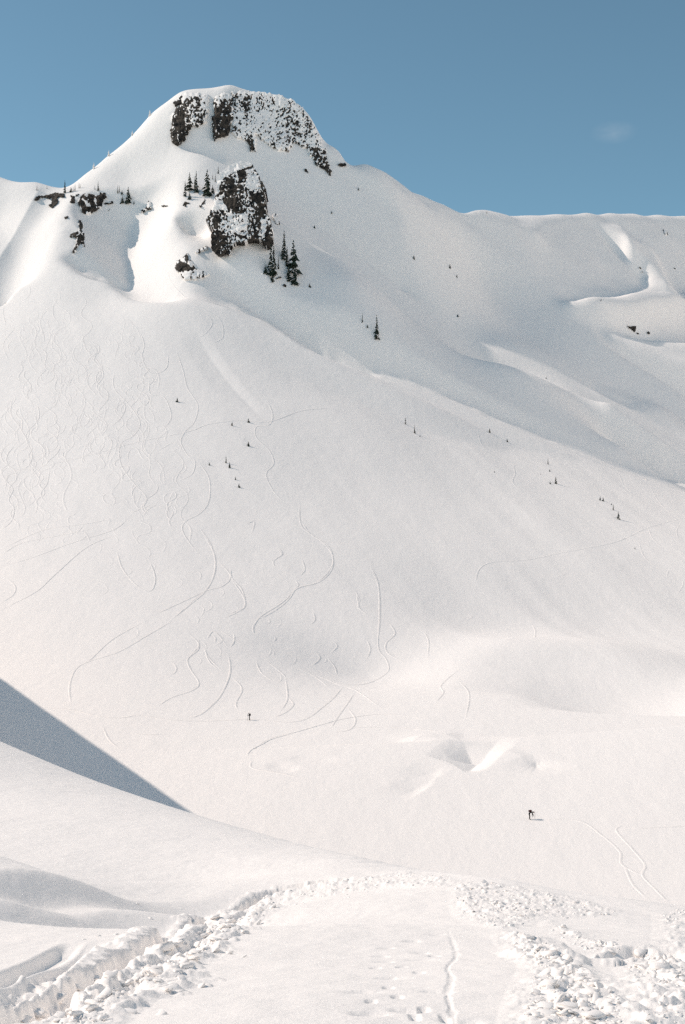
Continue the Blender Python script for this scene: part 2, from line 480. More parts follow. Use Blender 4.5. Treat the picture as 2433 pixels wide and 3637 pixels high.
# ------------------------------------------------------------------ carve the upper mountain so that shade falls where the sun leaves it
SH_RIGHT = [(647, 520), (664, 525), (721, 531), (767, 548), (819, 574), (848, 577), (800, 612), (775, 690), (745, 755), (712, 795), (700, 850), (692, 885), (657, 925), (632, 958), (640, 990), (660, 1020), (700, 1046), (803, 1076), (918, 1130), (995, 1176), (1109, 1248), (1200, 1287), (1397, 1338), (1490, 1366), (1598, 1420), (1784, 1497), (1940, 1559), (2172, 1653), (2433, 1738), (2600, 1800), (2600, 780), (2433, 785), (2350, 785), (2200, 778), (2080, 772), (1990, 778), (1930, 800), (1890, 840), (1840, 800), (1700, 765), (1560, 722), (1480, 640), (1420, 560), (1370, 520), (1290, 500), (1228, 490), (1150, 420), (1120, 380), (1080, 320), (1000, 270), (900, 260), (850, 270), (800, 340), (690, 470), (650, 500)]
LIT_RIGHT = [
    [(1725, 1200), (1750, 1198), (1820, 1215), (1890, 1250), (1930, 1260), (1980, 1290), (2050, 1340), (2127, 1383), (2222, 1422), (2348, 1462), (2403, 1500), (2433, 1528), (2600, 1600), (2600, 1760), (2433, 1674), (2300, 1603), (2143, 1509), (1986, 1414), (1813, 1328), (1720, 1268), (1705, 1235)],
    [(2149, 1186), (2214, 1206), (2303, 1221), (2433, 1239), (2600, 1250), (2600, 1330), (2433, 1317), (2333, 1293), (2244, 1251), (2185, 1215)],
    [(2262, 858), (2300, 930), (2298, 1010), (2214, 1037), (2065, 1055), (2000, 1070), (2036, 1096), (2184, 1123), (2232, 1114), (2274, 1093), (2345, 1096), (2433, 1090), (2600, 1085), (2600, 1050), (2393, 1067), (2375, 1007), (2345, 971), (2327, 930), (2321, 888), (2292, 858)],
    [(2125, 800), (2170, 850), (2214, 900), (2244, 941), (2262, 900), (2240, 840), (2200, 790)],
]
SH_LEFT = [
    [(263, 724), (259, 751), (272, 778), (297, 827), (303, 880), (286, 912), (240, 908), (219, 920), (254, 943), (277, 965), (379, 979), (402, 1019), (446, 1030), (513, 1041), (580, 1045), (640, 1050), (600, 1015), (565, 985), (550, 942), (500, 920), (498, 880), (512, 858), (492, 813), (535, 778), (565, 738), (550, 728), (520, 736), (480, 722), (440, 705), (390, 695), (330, 690)],
    [(0, 1077), (9, 1054), (45, 1023), (58, 1001), (42, 965), (58, 920), (85, 903), (85, 894), (80, 858), (89, 818), (103, 782), (147, 751), (174, 742), (147, 720), (112, 690), (58, 697), (13, 737), (-200, 770), (-200, 1090)],
    [(618, 770), (690, 775), (700, 800), (692, 850), (650, 840), (640, 800)],
]


def raster_poly_mask(px, py, poly):
    ins = np.zeros(px.shape, bool)
    n = len(poly)
    for i in range(n):
        x1, y1 = poly[i]; x2, y2 = poly[(i + 1) % n]
        c = ((y1 > py) != (y2 > py))
        xi = (x2 - x1) * (py - y1) / (y2 - y1 + 1e-9) + x1
        ins ^= c & (px < xi)
    return ins


def blur(a, k):
    w = np.hanning(2 * k + 3)[1:-1]; w /= w.sum()
    for ax in (0, 1):
        p = np.pad(a, [(k, k) if i == ax else (0, 0) for i in (0, 1)], mode='edge')
        a = sum(w[i] * (p[i:i + a.shape[0]] if ax == 0 else p[:, i:i + a.shape[1]]) for i in range(2 * k + 1))
    return a


TOWER_DEPTH = [(880, 578, 668), (785, 605, 662), (768, 690, 655), (745, 760, 648), (735, 850, 642), (770, 905, 639), (965, 870, 646), (942, 700, 657), (944, 760, 652), (930, 640, 663), (850, 720, 651), (860, 860, 642)]
TOWER_POLY = [(620 + a / 3.267, 560 + b / 3.267) for a, b in [(540, 150), (640, 80), (760, 35), (860, 45), (910, 100), (960, 170), (1010, 260), (1040, 330), (1052, 400), (1050, 500), (1058, 560), (1050, 640), (1100, 700), (1122, 780), (1142, 900), (1135, 980), (1080, 1030), (1020, 990), (1000, 940), (900, 955), (800, 985), (700, 995), (660, 1040), (640, 1110), (590, 1130), (490, 1110), (430, 1030), (425, 900), (460, 810), (390, 800), (365, 700), (400, 640), (440, 560), (470, 470), (480, 380), (500, 260)]]
lx, ly = math.cos(SUN_AZ), math.sin(SUN_AZ)
DS = 1.25
s_ax = np.arange(-260, 300, DS); t_ax = np.arange(520, 1060, DS)
Sg, Tg = np.meshgrid(s_ax, t_ax)                    # rows follow the light
gx_, gy_ = Sg * lx - Tg * ly, Sg * ly + Tg * lx
gz0 = far_H(gx_, gy_)
gz = gz0.copy()
# the rock tower as an extra caster
tu, tv = np.meshgrid(np.arange(720, 985, 3.0), np.arange(565, 910, 3.0))
tk = raster_poly_mask(tu, tv, TOWER_POLY)
tu, tv = tu[tk], tv[tk]
ty = TPS(TOWER_DEPTH)(tu, tv)
tcast = np.full(gz.shape, -999.0)
for dy in np.arange(0, 20, 1.0):
    q = np.array([un(a, b, c) for a, b, c in zip(tu, tv, ty)])
    q[:, 1] += dy
    ss = q[:, 0] * lx + q[:, 1] * ly; tt = -q[:, 0] * ly + q[:, 1] * lx
    a = np.round((tt - t_ax[0]) / DS).astype(int); b = np.round((ss - s_ax[0]) / DS).astype(int)
    np.maximum.at(tcast, (a, b), q[:, 2])
soft = np.clip((Tg - 640) / 25, 0, 1) * np.clip((gx_ - 22) / 22, 0, 1)
sky_line = np.array([un(*q)[:2] for q in [(0, 632, 725), (130, 648, 712), (240, 668, 712), (300, 620, 720), (480, 470, 737), (640, 325, 748), (830, 298, 751), (1000, 335, 751), (1120, 440, 750), (1180, 517, 751), (1228, 578, 752), (1290, 580, 752), (1500, 690, 780), (1700, 752, 802), (1830, 782, 815), (1900, 770, 848), (2080, 755, 900), (2250, 760, 945), (2433, 768, 990)]])
m_lit = 0.14 + 0.18 * np.clip((655 - Tg) / 15, 0, 1) * np.clip((gx_ + 60) / 20, 0, 1)
sk_w = np.clip(seg_near(gx_, gy_, sky_line)[0] / 16.0, 0, 1)
for it in range(72):
    if it % 6 == 0:
        ppx, ppy = proj(np.stack([gx_, gy_, gz], -1))
        rr_ = np.hypot(gx_, gy_)
        e = 1.0
        # facing the camera?
        gzs = np.gradient(gz, DS, axis=1); gzt = np.gradient(gz, DS, axis=0)
        dzr = gzs * (gx_ * lx + gy_ * ly) / rr_ + gzt * (-gx_ * ly + gy_ * lx) / rr_
        vis = dzr > gz / rr_
        shd = raster_poly_mask(ppx, ppy, SH_RIGHT)
        for L_ in LIT_RIGHT:
            shd &= ~raster_poly_mask(ppx, ppy, L_)
        for L_ in SH_LEFT:
            shd |= raster_poly_mask(ppx, ppy, L_)
        inframe = (ppx > -250) & (ppx < 2650) & (ppy > 250)
        free = raster_poly_mask(ppx, ppy, TOWER_POLY)
        want_sh = shd & vis & inframe & ~free
        want_lit = ~shd & vis & inframe & ~free
        # distance since the last wanted-lit point along the light
        last = np.where(want_sh, -1e9, Sg)
        since = Sg - np.maximum.accumulate(last, axis=1)
    zc = np.maximum(gz, tcast)
    g = zc + TS * Sg
    M = np.maximum.accumulate(g, axis=1)
    Mp = np.concatenate([np.full((g.shape[0], 1), -1e9), M[:, :-1]], 1)
    gt = gz + TS * Sg
    corr = np.zeros_like(gz)
    v = gt - (Mp - np.clip(since * 0.10, 0.12, 2.5))
    corr = np.where(want_sh, -np.clip(v, 0, 4), corr)
    v = Mp + m_lit * DS - gt
    corr = np.where(want_lit, np.clip(v, 0, 0.8), corr)
    corr = blur(corr, 2) * (1 - soft) + blur(corr, 6) * soft * 1.5
    gz = gz + 0.8 * corr * sk_w
gdel = np.clip(gz - gz0, -20, 11)
for _ in range(4):
    zt = gz0 + gdel
    steep = blur((np.gradient(zt, DS, axis=1) > 0.2).astype(float) * (gx_ < 0) * (Tg > 600) * (Tg < 700), 3) * sk_w
    gdel = gdel + (blur(zt, 8) - zt) * steep * 0.9
neck = np.clip((gx_ + 98) / 8, 0, 1) * np.clip((-52 - gx_) / 8, 0, 1) * np.clip((Tg - 575) / 12, 0, 1) * np.clip((645 - Tg) / 10, 0, 1)
for _ in range(3):
    zt = gz0 + gdel
    gdel = gdel + (blur(zt, 6) - zt) * neck
nub = np.clip((gx_ - 30) / 15, 0, 1) * np.clip((125 - gx_) / 15, 0, 1) * np.clip((Tg - 635) / 15, 0, 1) * np.clip((745 - Tg) / 15, 0, 1)
for _ in range(4):
    zt = gz0 + gdel
    gdel = gdel + (blur(zt, 9) - zt) * nub * 0.8
gdel = blur(gdel, 2) * (1 - soft) + blur(gdel, 3) * soft
edge_w = np.minimum.reduce([(Sg - s_ax[0]) / 20, (s_ax[-1] - Sg) / 20, (Tg - t_ax[0]) / 20, (t_ax[-1] - Tg) / 10, np.ones_like(Sg)])
gdel = gdel * np.clip(edge_w, 0, 1)


def carve(x, y, z):
    ss = x * lx + y * ly; tt = -x * ly + y * lx
    i = (tt - t_ax[0]) / DS; j = (ss - s_ax[0]) / DS
    m = (i > 0) & (j > 0) & (i < len(t_ax) - 1.01) & (j < len(s_ax) - 1.01)
    if not m.any():
        return z
    i, j = i[m], j[m]
    i0 = i.astype(int); j0 = j.astype(int); fi = i - i0; fj = j - j0
    d = (gdel[i0, j0] * (1 - fj) + gdel[i0, j0 + 1] * fj) * (1 - fi) + (gdel[i0 + 1, j0] * (1 - fj) + gdel[i0 + 1, j0 + 1] * fj) * fi
    z = z.copy(); z[m] += d
    return z


ops.append(carve)
for k_, (pl_, n_, sz_) in enumerate(CHUNK_FIELDS):
    rubble(pl_, 0.05 if sz_[1] > 20 else 0.035, 70 + k_)

def H(x, y):
    zf = far_H(x, y)
    r = np.hypot(x, y)
    zn = np.full(x.shape, -200.0)
    k = r < 260
    zn[k] = near_H(x[k], y[k])
    m = zn > zf
    return np.where(m, zn, zf), m


# ------------------------------------------------------------------ polar mesh of the ground
half = math.radians(15.2)
NC = 744
az_in = np.linspace(-half, half, NC)
side = half + np.cumsum(np.geomspace(0.0009, 0.22, 46))
side = side[side < math.pi - 0.02]
lside = np.concatenate([np.arange(half + 0.0022, 0.47, 0.0022), np.arange(0.47, 0.60, 0.008)])
lside = np.concatenate([lside, 0.60 + np.cumsum(np.geomspace(0.008, 0.25, 26))])
lside = lside[lside < math.pi - 0.02]
AZ = np.concatenate([-lside[::-1], az_in, side])
r1 = np.concatenate([np.exp(np.arange(math.log(3.2), math.log(34), 0.005)), np.exp(np.arange(math.log(34.2), math.log(195), 0.012))])
r2 = np.arange(195.5, 285, 0.5)
r3 = np.concatenate([np.arange(285, 860, 0.8), np.arange(860, 1060, 1.5)])
r4 = np.geomspace(1065, 3500, 20)
RR = np.concatenate([r1, r2, r3, r4])
Rg, Ag = np.meshgrid(RR, AZ, indexing='ij')
Xg, Yg = Rg * np.sin(Ag), Rg * np.cos(Ag)
Zg, Mg = H(Xg, Yg)
Zg = np.maximum(Zg, -90)
TG = Zg / Rg


def hit(px, py):
    """photograph pixels -> points on the ground (first surface met)"""
    px = np.atleast_1d(np.asarray(px, float)); py = np.atleast_1d(np.asarray(py, float))
    X = (px - CX) / FPX; Zc = (CY - py) / FPX
    Yw = cP - Zc * sP; Zw = sP + Zc * cP
    az = np.arctan2(X, Yw); tn = Zw / np.hypot(X, Yw)
    out = np.zeros((len(px), 3))
    for i in range(len(px)):
        j = np.interp(az[i], AZ, np.arange(len(AZ)))
        j0 = min(int(j), len(AZ) - 2); f = j - j0
        col = TG[:, j0] * (1 - f) + TG[:, j0 + 1] * f
        k = np.argmax(col >= tn[i])
        if col[k] < tn[i]:
            k = int(np.argmax(col)); r = RR[k]
        elif k == 0:
            r = RR[0]
        else:
            t = (tn[i] - col[k - 1]) / (col[k] - col[k - 1] + 1e-12)
            r = RR[k - 1] + t * (RR[k] - RR[k - 1])
        out[i] = (r * math.sin(az[i]), r * math.cos(az[i]), r * tn[i])
    return out


def ground_z(x, y):
    x = np.atleast_1d(np.asarray(x, float)); y = np.atleast_1d(np.asarray(y, float))
    r = np.hypot(x, y); a = np.arctan2(x, y)
    i = np.interp(r, RR, np.arange(len(RR))); j = np.interp(a, AZ, np.arange(len(AZ)))
    i0 = np.minimum(i.astype(int), len(RR) - 2); j0 = np.minimum(j.astype(int), len(AZ) - 2)
    fi, fj = i - i0, j - j0
    return ((Zg[i0, j0] * (1 - fj) + Zg[i0, j0 + 1] * fj) * (1 - fi) + (Zg[i0 + 1, j0] * (1 - fj) + Zg[i0 + 1, j0 + 1] * fj) * fi)


def mesh_from(name, V, F4, mat=None, smooth=True):
    V = np.asarray(V, np.float32); F4 = np.asarray(F4, np.int32)
    me = bpy.data.meshes.new(name)
    me.vertices.add(len(V)); me.vertices.foreach_set('co', V.ravel())
    n = F4.shape[1]
    me.loops.add(F4.size); me.loops.foreach_set('vertex_index', F4.ravel())
    me.polygons.add(len(F4))
    me.polygons.foreach_set('loop_start', np.arange(0, F4.size, n, dtype=np.int32))
    me.polygons.foreach_set('use_smooth', np.full(len(F4), smooth))
    me.update(calc_edges=True)
    me.validate()
    if mat:
        me.materials.append(mat)
    return me


def link(name, data, parent=None, **props):
    o = bpy.data.objects.new(name, data)
    COL.objects.link(o)
    if parent is not None:
        o.parent = parent
    for k, v in props.items():
        o[k] = v
    return o


# ------------------------------------------------------------------ materials
def principled(name, col, rough=0.7, spec=0.3):
    m = bpy.data.materials.new(name); m.use_nodes = True
    b = m.node_tree.nodes['Principled BSDF']
    b.inputs['Base Color'].default_value = (*col, 1)
    b.inputs['Roughness'].default_value = rough
    b.inputs['Specular IOR Level'].default_value = spec
    return m, m.node_tree, b


def snow_material():
    m, nt, b = principled('snow', (0.97, 0.93, 0.895), 0.75, 0.12)
    tc = nt.nodes.new('ShaderNodeTexCoord')
    n1 = nt.nodes.new('ShaderNodeTexNoise'); n1.inputs['Scale'].default_value = 1.1; n1.inputs['Detail'].default_value = 8; n1.inputs['Roughness'].default_value = 0.72
    bp = nt.nodes.new('ShaderNodeBump'); bp.inputs['Strength'].default_value = 0.5; bp.inputs['Distance'].default_value = 0.08
    nt.links.new(tc.outputs['Object'], n1.inputs['Vector'])
    nt.links.new(n1.outputs['Fac'], bp.inputs['Height'])
    n2 = nt.nodes.new('ShaderNodeTexNoise'); n2.inputs['Scale'].default_value = 0.22; n2.inputs['Detail'].default_value = 5; n2.inputs['Roughness'].default_value = 0.6
    mp = nt.nodes.new('ShaderNodeMapping'); mp.inputs['Rotation'].default_value = (0, 0, math.radians(25)); mp.inputs['Scale'].default_value = (1.0, 0.45, 0.6)
    b2 = nt.nodes.new('ShaderNodeBump'); b2.inputs['Strength'].default_value = 0.8; b2.inputs['Distance'].default_value = 0.30
    nt.links.new(tc.outputs['Object'], mp.inputs['Vector']); nt.links.new(mp.outputs['Vector'], n2.inputs['Vector'])
    nt.links.new(n2.outputs['Fac'], b2.inputs['Height']); nt.links.new(bp.outputs['Normal'], b2.inputs['Normal'])
    nt.links.new(b2.outputs['Normal'], b.inputs['Normal'])
    return m


SNOW = snow_material()
SNOW_LUMP = principled('snow_lump', (0.97, 0.93, 0.895), 0.75, 0.1)[0]

# ------------------------------------------------------------------ ground objects
NR, NA = Zg.shape
idx = np.arange(NR * NA).reshape(NR, NA)
quads = np.stack([idx[:-1, :-1], idx[:-1, 1:], idx[1:, 1:], idx[1:, :-1]], -1)      # normal up
V3 = np.stack([Xg, Yg, Zg], -1).reshape(-1, 3)
nearq = Mg[:-1, :-1] | Mg[1:, 1:] | Mg[:-1, 1:] | Mg[1:, :-1]
rq = np.broadcast_to(RR[:-1, None], nearq.shape)
mountain_q = (~nearq) & (rq > 280)
flat_q = (~nearq) & (rq <= 280)


def sub_mesh(name, mask, mat):
    q = quads[mask]
    u, inv = np.unique(q.ravel(), return_inverse=True)
    return mesh_from(name, V3[u], inv.reshape(-1, 4), mat)


ground_near = link('snow_foreground', sub_mesh('snow_foreground', nearq, SNOW), kind='structure')
ground_flat = link('snow_flat', sub_mesh('snow_flat', flat_q, SNOW), kind='structure')
mountain = link('mountain', sub_mesh('mountain', mountain_q, SNOW), kind='structure')

# ------------------------------------------------------------------ rock faces
def rock_material():
    m, nt, b = principled('dark_rock', (0.03, 0.03, 0.028), 0.85, 0.2)
    tc = nt.nodes.new('ShaderNodeTexCoord')
    n1 = nt.nodes.new('ShaderNodeTexNoise'); n1.inputs['Scale'].default_value = 0.35; n1.inputs['Detail'].default_value = 6
    r = nt.nodes.new('ShaderNodeValToRGB')
    r.color_ramp.elements[0].position = 0.35; r.color_ramp.elements[0].color = (0.012, 0.012, 0.012, 1)
    r.color_ramp.elements[1].position = 0.7; r.color_ramp.elements[1].color = (0.085, 0.070, 0.056, 1)
    nt.links.new(tc.outputs['Object'], n1.inputs['Vector'])
    nt.links.new(n1.outputs['Fac'], r.inputs['Fac'])
    nt.links.new(r.outputs['Color'], b.inputs['Base Color'])
    return m


ROCK = rock_material()


def in_poly(px, py, poly):
    ins = np.zeros(px.shape, bool)
    n = len(poly)
    for i in range(n):
        x1, y1 = poly[i]; x2, y2 = poly[(i + 1) % n]
        c = ((y1 > py) != (y2 > py))
        xi = (x2 - x1) * (py - y1) / (y2 - y1 + 1e-9) + x1
        ins ^= c & (px < xi)
    return ins


def poly_dist(px, py, poly):
    d, _, _ = seg_near(px, py, list(poly) + [poly[0]])
    return d


def crop(pts, ox, oy, sc):
    return [(ox + a / sc, oy + b / sc) for a, b in pts]


def rock_face(label, poly, darks=(), snows=(), base=0.35, step=1.9, depth=None, bulge=2.0, thick=14.0, seed=1, rag=5.0, cat='cliff', grain=7.0, ledge=0.6):
    P = np.array(poly)
    x0, y0 = P.min(0) - step * 3; x1, y1 = P.max(0) + step * 3
    gx = np.arange(x0, x1, step); gy = np.arange(y0, y1, step)
    U, Vv = np.meshgrid(gx, gy)
    # ragged outline
    wu = U + fbm(U / 11, Vv / 11, 2, seed) * rag * 2
    wv = Vv + fbm(U / 11 + 50, Vv / 11, 2, seed + 3) * rag * 2
    ins = in_poly(wu, wv, poly)
    ed = poly_dist(wu, wv, poly) * np.where(ins, 1, -1)
    if depth is None:
        cu = gx[::3]; cv = gy[::3]
        hp = np.array([[hit(a, b)[0][1] for a in cu] for b in cv])
        ii = np.interp(gy, cv, np.arange(len(cv))); jj = np.interp(gx, cu, np.arange(len(cu)))
        i0 = np.clip(ii.astype(int), 0, max(len(cv) - 2, 0)); j0 = np.clip(jj.astype(int), 0, max(len(cu) - 2, 0))
        fi = (ii - i0)[:, None]; fj = (jj - j0)[None, :]
        Yd = (hp[i0][:, j0] * (1 - fj) + hp[i0][:, j0 + 1] * fj) * (1 - fi) + (hp[i0 + 1][:, j0] * (1 - fj) + hp[i0 + 1][:, j0 + 1] * fj) * fi
        edge = np.clip(ed / 14.0, 0, 1)
        Yd = Yd - bulge * (0.25 + 0.75 * np.sqrt(edge)) + 0.4
    else:
        t = TPS(depth)
        Yd = t(U, Vv)
    m_px = Yd.mean() / FPX
    a, b = U * m_px, -Vv * m_px            # metres across / up the face
    # blocks, buttresses, ledges
    bb = b + fbm(a * 0.16, b * 0.16, 3, seed + 9) * 5
    fr = (bb / 3.6) % 1.0
    disp = -ledge * (fr ** 1.5) * 2.2
    disp -= np.abs(fbm(a * 0.22, b * 0.09, 3, seed + 20)) * 3.2 * ledge
    disp += fbm(a * 0.9, b * 0.9, 3, seed + 30) * 1.5 * ledge
    Yf = Yd + disp
    soft_y = Yd - 0.5 * ledge
    dark = np.full(U.shape, base)
    for pl, v in list(snows) + list(darks):
        k = in_poly(U + fbm(U / 9, Vv / 9, 2, seed + 41) * 7, Vv + fbm(U / 9, Vv / 9, 2, seed + 43) * 7, pl)
        dark[k] = v
    nse = fbm(U / grain, Vv / (grain * 1.5), 3, seed + 60) * 0.62 + 0.5 + 0.28 * fbm(U / 22, Vv / 60, 2, seed + 66)
    s = Yf / (cP - (CY - Vv) / FPX * sP)
    W = np.stack([(U - CX) / FPX * s, Yf, (sP + (CY - Vv) / FPX * cP) * s], -1)
    # upward facing ledges hold snow
    dzv = np.gradient(W[..., 2], axis=0); dyv = np.gradient(W[..., 1], axis=0)
    up = -dyv / (np.abs(dzv) + 1e-3) * np.sign(-dzv) * -1
    flatness = np.clip((np.gradient(Yf, axis=0) * -1) / (np.abs(dzv) + 1e-6), -2, 4)
    is_rock = (nse + 0.10 * np.clip(flatness - 0.6, 0, 2)) < dark
    # plastered snow smooths the relief under it
    sm = blur(np.where(is_rock, 0.0, 1.0), 1)
    Y2 = Yf * (1 - 0.7 * sm) + (blur(Yf, 3) - 0.25) * 0.7 * sm
    s = Y2 / (cP - (CY - Vv) / FPX * sP)
    W = np.stack([(U - CX) / FPX * s, Y2, (sP + (CY - Vv) / FPX * cP) * s], -1)
    n0, n1 = U.shape
    ids = np.arange(n0 * n1).reshape(n0, n1)
    q = np.stack([ids[:-1, :-1], ids[1:, :-1], ids[1:, 1:], ids[:-1, 1:]], -1)
    qi = ins[:-1, :-1] & ins[1:, :-1] & ins[1:, 1:] & ins[:-1, 1:]
    qr = is_rock[:-1, :-1].astype(int) + is_rock[1:, :-1] + is_rock[1:, 1:] + is_rock[:-1, 1:] >= 2
    Vall = W.reshape(-1, 3)
    c = Vall[ids[ins]].mean(0)
    low = Vall[ids[ins]][:, 2].min()
    root = link('rock_cliff' if cat == 'cliff' else 'rock_outcrop', None, label=label, category=cat)
    root.empty_display_size = 1
    root.location = (c[0], c[1], low)
    off = np.array([c[0], c[1], low])

    def emit(name, mask, mat, walls, sm_=False):
        qq = q[mask]
        if not len(qq):
            return
        u, inv = np.unique(qq.ravel(), return_inverse=True)
        Vn = Vall[u] - off
        f = inv.reshape(-1, 4)
        if walls:
            e = np.concatenate([f[:, [0, 1]], f[:, [1, 2]], f[:, [2, 3]], f[:, [3, 0]]])
            key = np.sort(e, 1); k1 = key[:, 0].astype(np.int64) * len(u) + key[:, 1]
            _, ix, cnt = np.unique(k1, return_index=True, return_counts=True)
            be = e[ix[cnt == 1]]
            back = Vn.copy(); back[:, 1] += walls
            nV = len(Vn)
            Vn = np.vstack([Vn, back])
            f = np.vstack([f, np.stack([be[:, 1], be[:, 0], be[:, 0] + nV, be[:, 1] + nV], 1)])
        link(name, mesh_from(name, Vn, f, mat, smooth=sm_), root, kind='stuff')
    emit('bare_rock', qi & qr, ROCK, thick)
    emit('snow_cover', qi & ~qr, SNOW, thick, True)
    return root


T = lambda pts: crop(pts, 620, 560, 3.267)
tower_poly = T([(540, 150), (640, 80), (760, 35), (860, 45), (910, 100), (960, 170), (1010, 260), (1040, 330), (1052, 400), (1050, 500), (1058, 560), (1050, 640), (1100, 700), (1122, 780), (1142, 900), (1135, 980), (1080, 1030), (1020, 990), (1000, 940), (900, 955), (800, 985), (700, 995), (660, 1040), (640, 1110), (590, 1130), (490, 1110), (430, 1030), (425, 900), (460, 810), (390, 800), (365, 700), (400, 640), (440, 560), (470, 470), (480, 380), (500, 260)])
rock_face('tall dark rock tower with a snow cap in the middle of the upper slope', tower_poly,
          darks=[(T([(560, 480), (600, 380), (750, 300), (765, 345), (640, 450), (740, 480), (765, 560), (740, 625), (660, 630), (605, 590), (590, 530)]), 0.78),
                 (T([(860, 390), (1042, 400), (1048, 500), (960, 530), (870, 470)]), 0.80),
                 (T([(950, 520), (1048, 540), (1048, 690), (980, 705), (985, 600)]), 0.8),
                 (T([(720, 150), (815, 120), (905, 95), (905, 120), (830, 150), (815, 250), (740, 220)]), 0.85),
                 (T([(590, 225), (690, 245), (690, 320), (600, 310)]), 0.85),
                 (T([(420, 840), (560, 850), (650, 960), (665, 1040), (640, 1120), (590, 1140), (490, 1120), (420, 1030)]), 0.72),
                 (T([(365, 700), (400, 650), (500, 620), (605, 620), (605, 720), (480, 790), (390, 805)]), 0.62),
                 (T([(1060, 870), (1140, 890), (1140, 985), (1080, 1035), (1020, 990), (1070, 960)]), 0.85),
                 (T([(700, 885), (770, 885), (850, 930), (760, 935)]), 0.7),
                 (T([(860, 720), (965, 690), (1000, 770), (940, 880), (870, 800)]), 0.62),
                 (T([(1070, 760), (1120, 780), (1110, 850), (1080, 850)]), 0.8)],
          snows=[(T([(480, 200), (640, 60), (760, 10), (900, 30), (905, 95), (815, 120), (720, 150), (640, 210), (560, 230), (500, 420), (460, 400)]), 0.06),
                 (T([(460, 470), (540, 500), (600, 570), (605, 620), (500, 610), (430, 600)]), 0.08),
                 (T([(620, 640), (850, 640), (840, 820), (720, 880), (650, 830)]), 0.26),
                 (T([(820, 150), (900, 130), (1000, 290), (1010, 380), (860, 350)]), 0.34),
                 (T([(1000, 700), (1060, 710), (1060, 870), (1010, 860)]), 0.05)],
          base=0.53, thick=22, seed=3, grain=4.0, ledge=0.5,
          depth=[(880, 578, 668), (785, 605, 662), (768, 690, 655), (745, 760, 648), (735, 850, 642), (770, 905, 639), (965, 870, 646), (942, 700, 657), (944, 760, 652), (930, 640, 663), (850, 720, 651), (860, 860, 642)])

S = lambda pts: crop(pts, 580, 280, 4.9)
rock_face('dark buttress at the left end of the summit cliffs', S([(230, 340), (330, 270), (400, 230), (500, 240), (640, 240), (790, 270), (800, 420), (770, 600), (750, 730), (650, 800), (500, 840), (430, 920), (380, 1080), (260, 1170), (150, 1120), (105, 1000), (110, 880), (150, 740), (150, 620), (180, 540), (250, 480), (300, 400), (170, 490), (180, 420)]),
          darks=[(S([(100, 880), (150, 720), (250, 490), (355, 480), (370, 700), (385, 900), (385, 1080), (260, 1175), (150, 1130)]), 0.74), (S([(160, 400), (320, 320), (320, 400), (180, 500)]), 0.7)],
          snows=[(S([(320, 260), (400, 200), (820, 230), (800, 280), (480, 300), (340, 400)]), 0.15), (S([(680, 240), (830, 240), (830, 780), (700, 800), (740, 400)]), 0.3)],
          base=0.52, seed=11, bulge=3.5, grain=3.8, ledge=0.35)
rock_face('dark square buttress in the middle of the summit cliffs', S([(860, 560), (880, 430), (900, 320), (960, 270), (1050, 230), (1200, 280), (1230, 500), (1200, 700), (1170, 850), (1150, 960), (1050, 1030), (950, 1010), (860, 1100), (845, 900), (850, 700)]),
          darks=[(S([(845, 600), (960, 480), (1170, 440), (1180, 700), (1160, 960), (1050, 1040), (950, 1010), (860, 1105)]), 0.70)],
          snows=[(S([(880, 200), (1220, 220), (1220, 330), (900, 340)]), 0.25)],
          base=0.5, seed=15, bulge=4.0, grain=3.8, ledge=0.35)
C1 = lambda pts: crop(pts, 400, 250, 1.742)
rock_face('snow-plastered rock face at the right of the summit', C1([(740, 130), (900, 130), (1050, 150), (1150, 200), (1220, 290), (1280, 400), (1300, 450), (1330, 560), (1368, 655), (1330, 640), (1250, 575), (1200, 485), (1120, 440), (1085, 515), (1050, 500), (1000, 485), (940, 440), (890, 400), (885, 515), (850, 490), (830, 430), (770, 420), (735, 385), (740, 300)]),
          darks=[(C1([(820, 360), (860, 390), (885, 515), (850, 495), (830, 440)]), 0.62), (C1([(1080, 310), (1140, 320), (1170, 400), (1120, 440), (1080, 515), (1065, 420)]), 0.5),
                 (C1([(1210, 470), (1290, 480), (1340, 580), (1366, 655), (1330, 640), (1250, 570)]), 0.55), (C1([(740, 150), (840, 150), (860, 240), (760, 250)]), 0.42)],
          snows=[(C1([(730, 100), (1160, 110), (1300, 400), (1240, 300), (1130, 190), (900, 145), (740, 140)]), 0.1)],
          base=0.36, seed=21, bulge=2.5, grain=3.6, ledge=0.22)

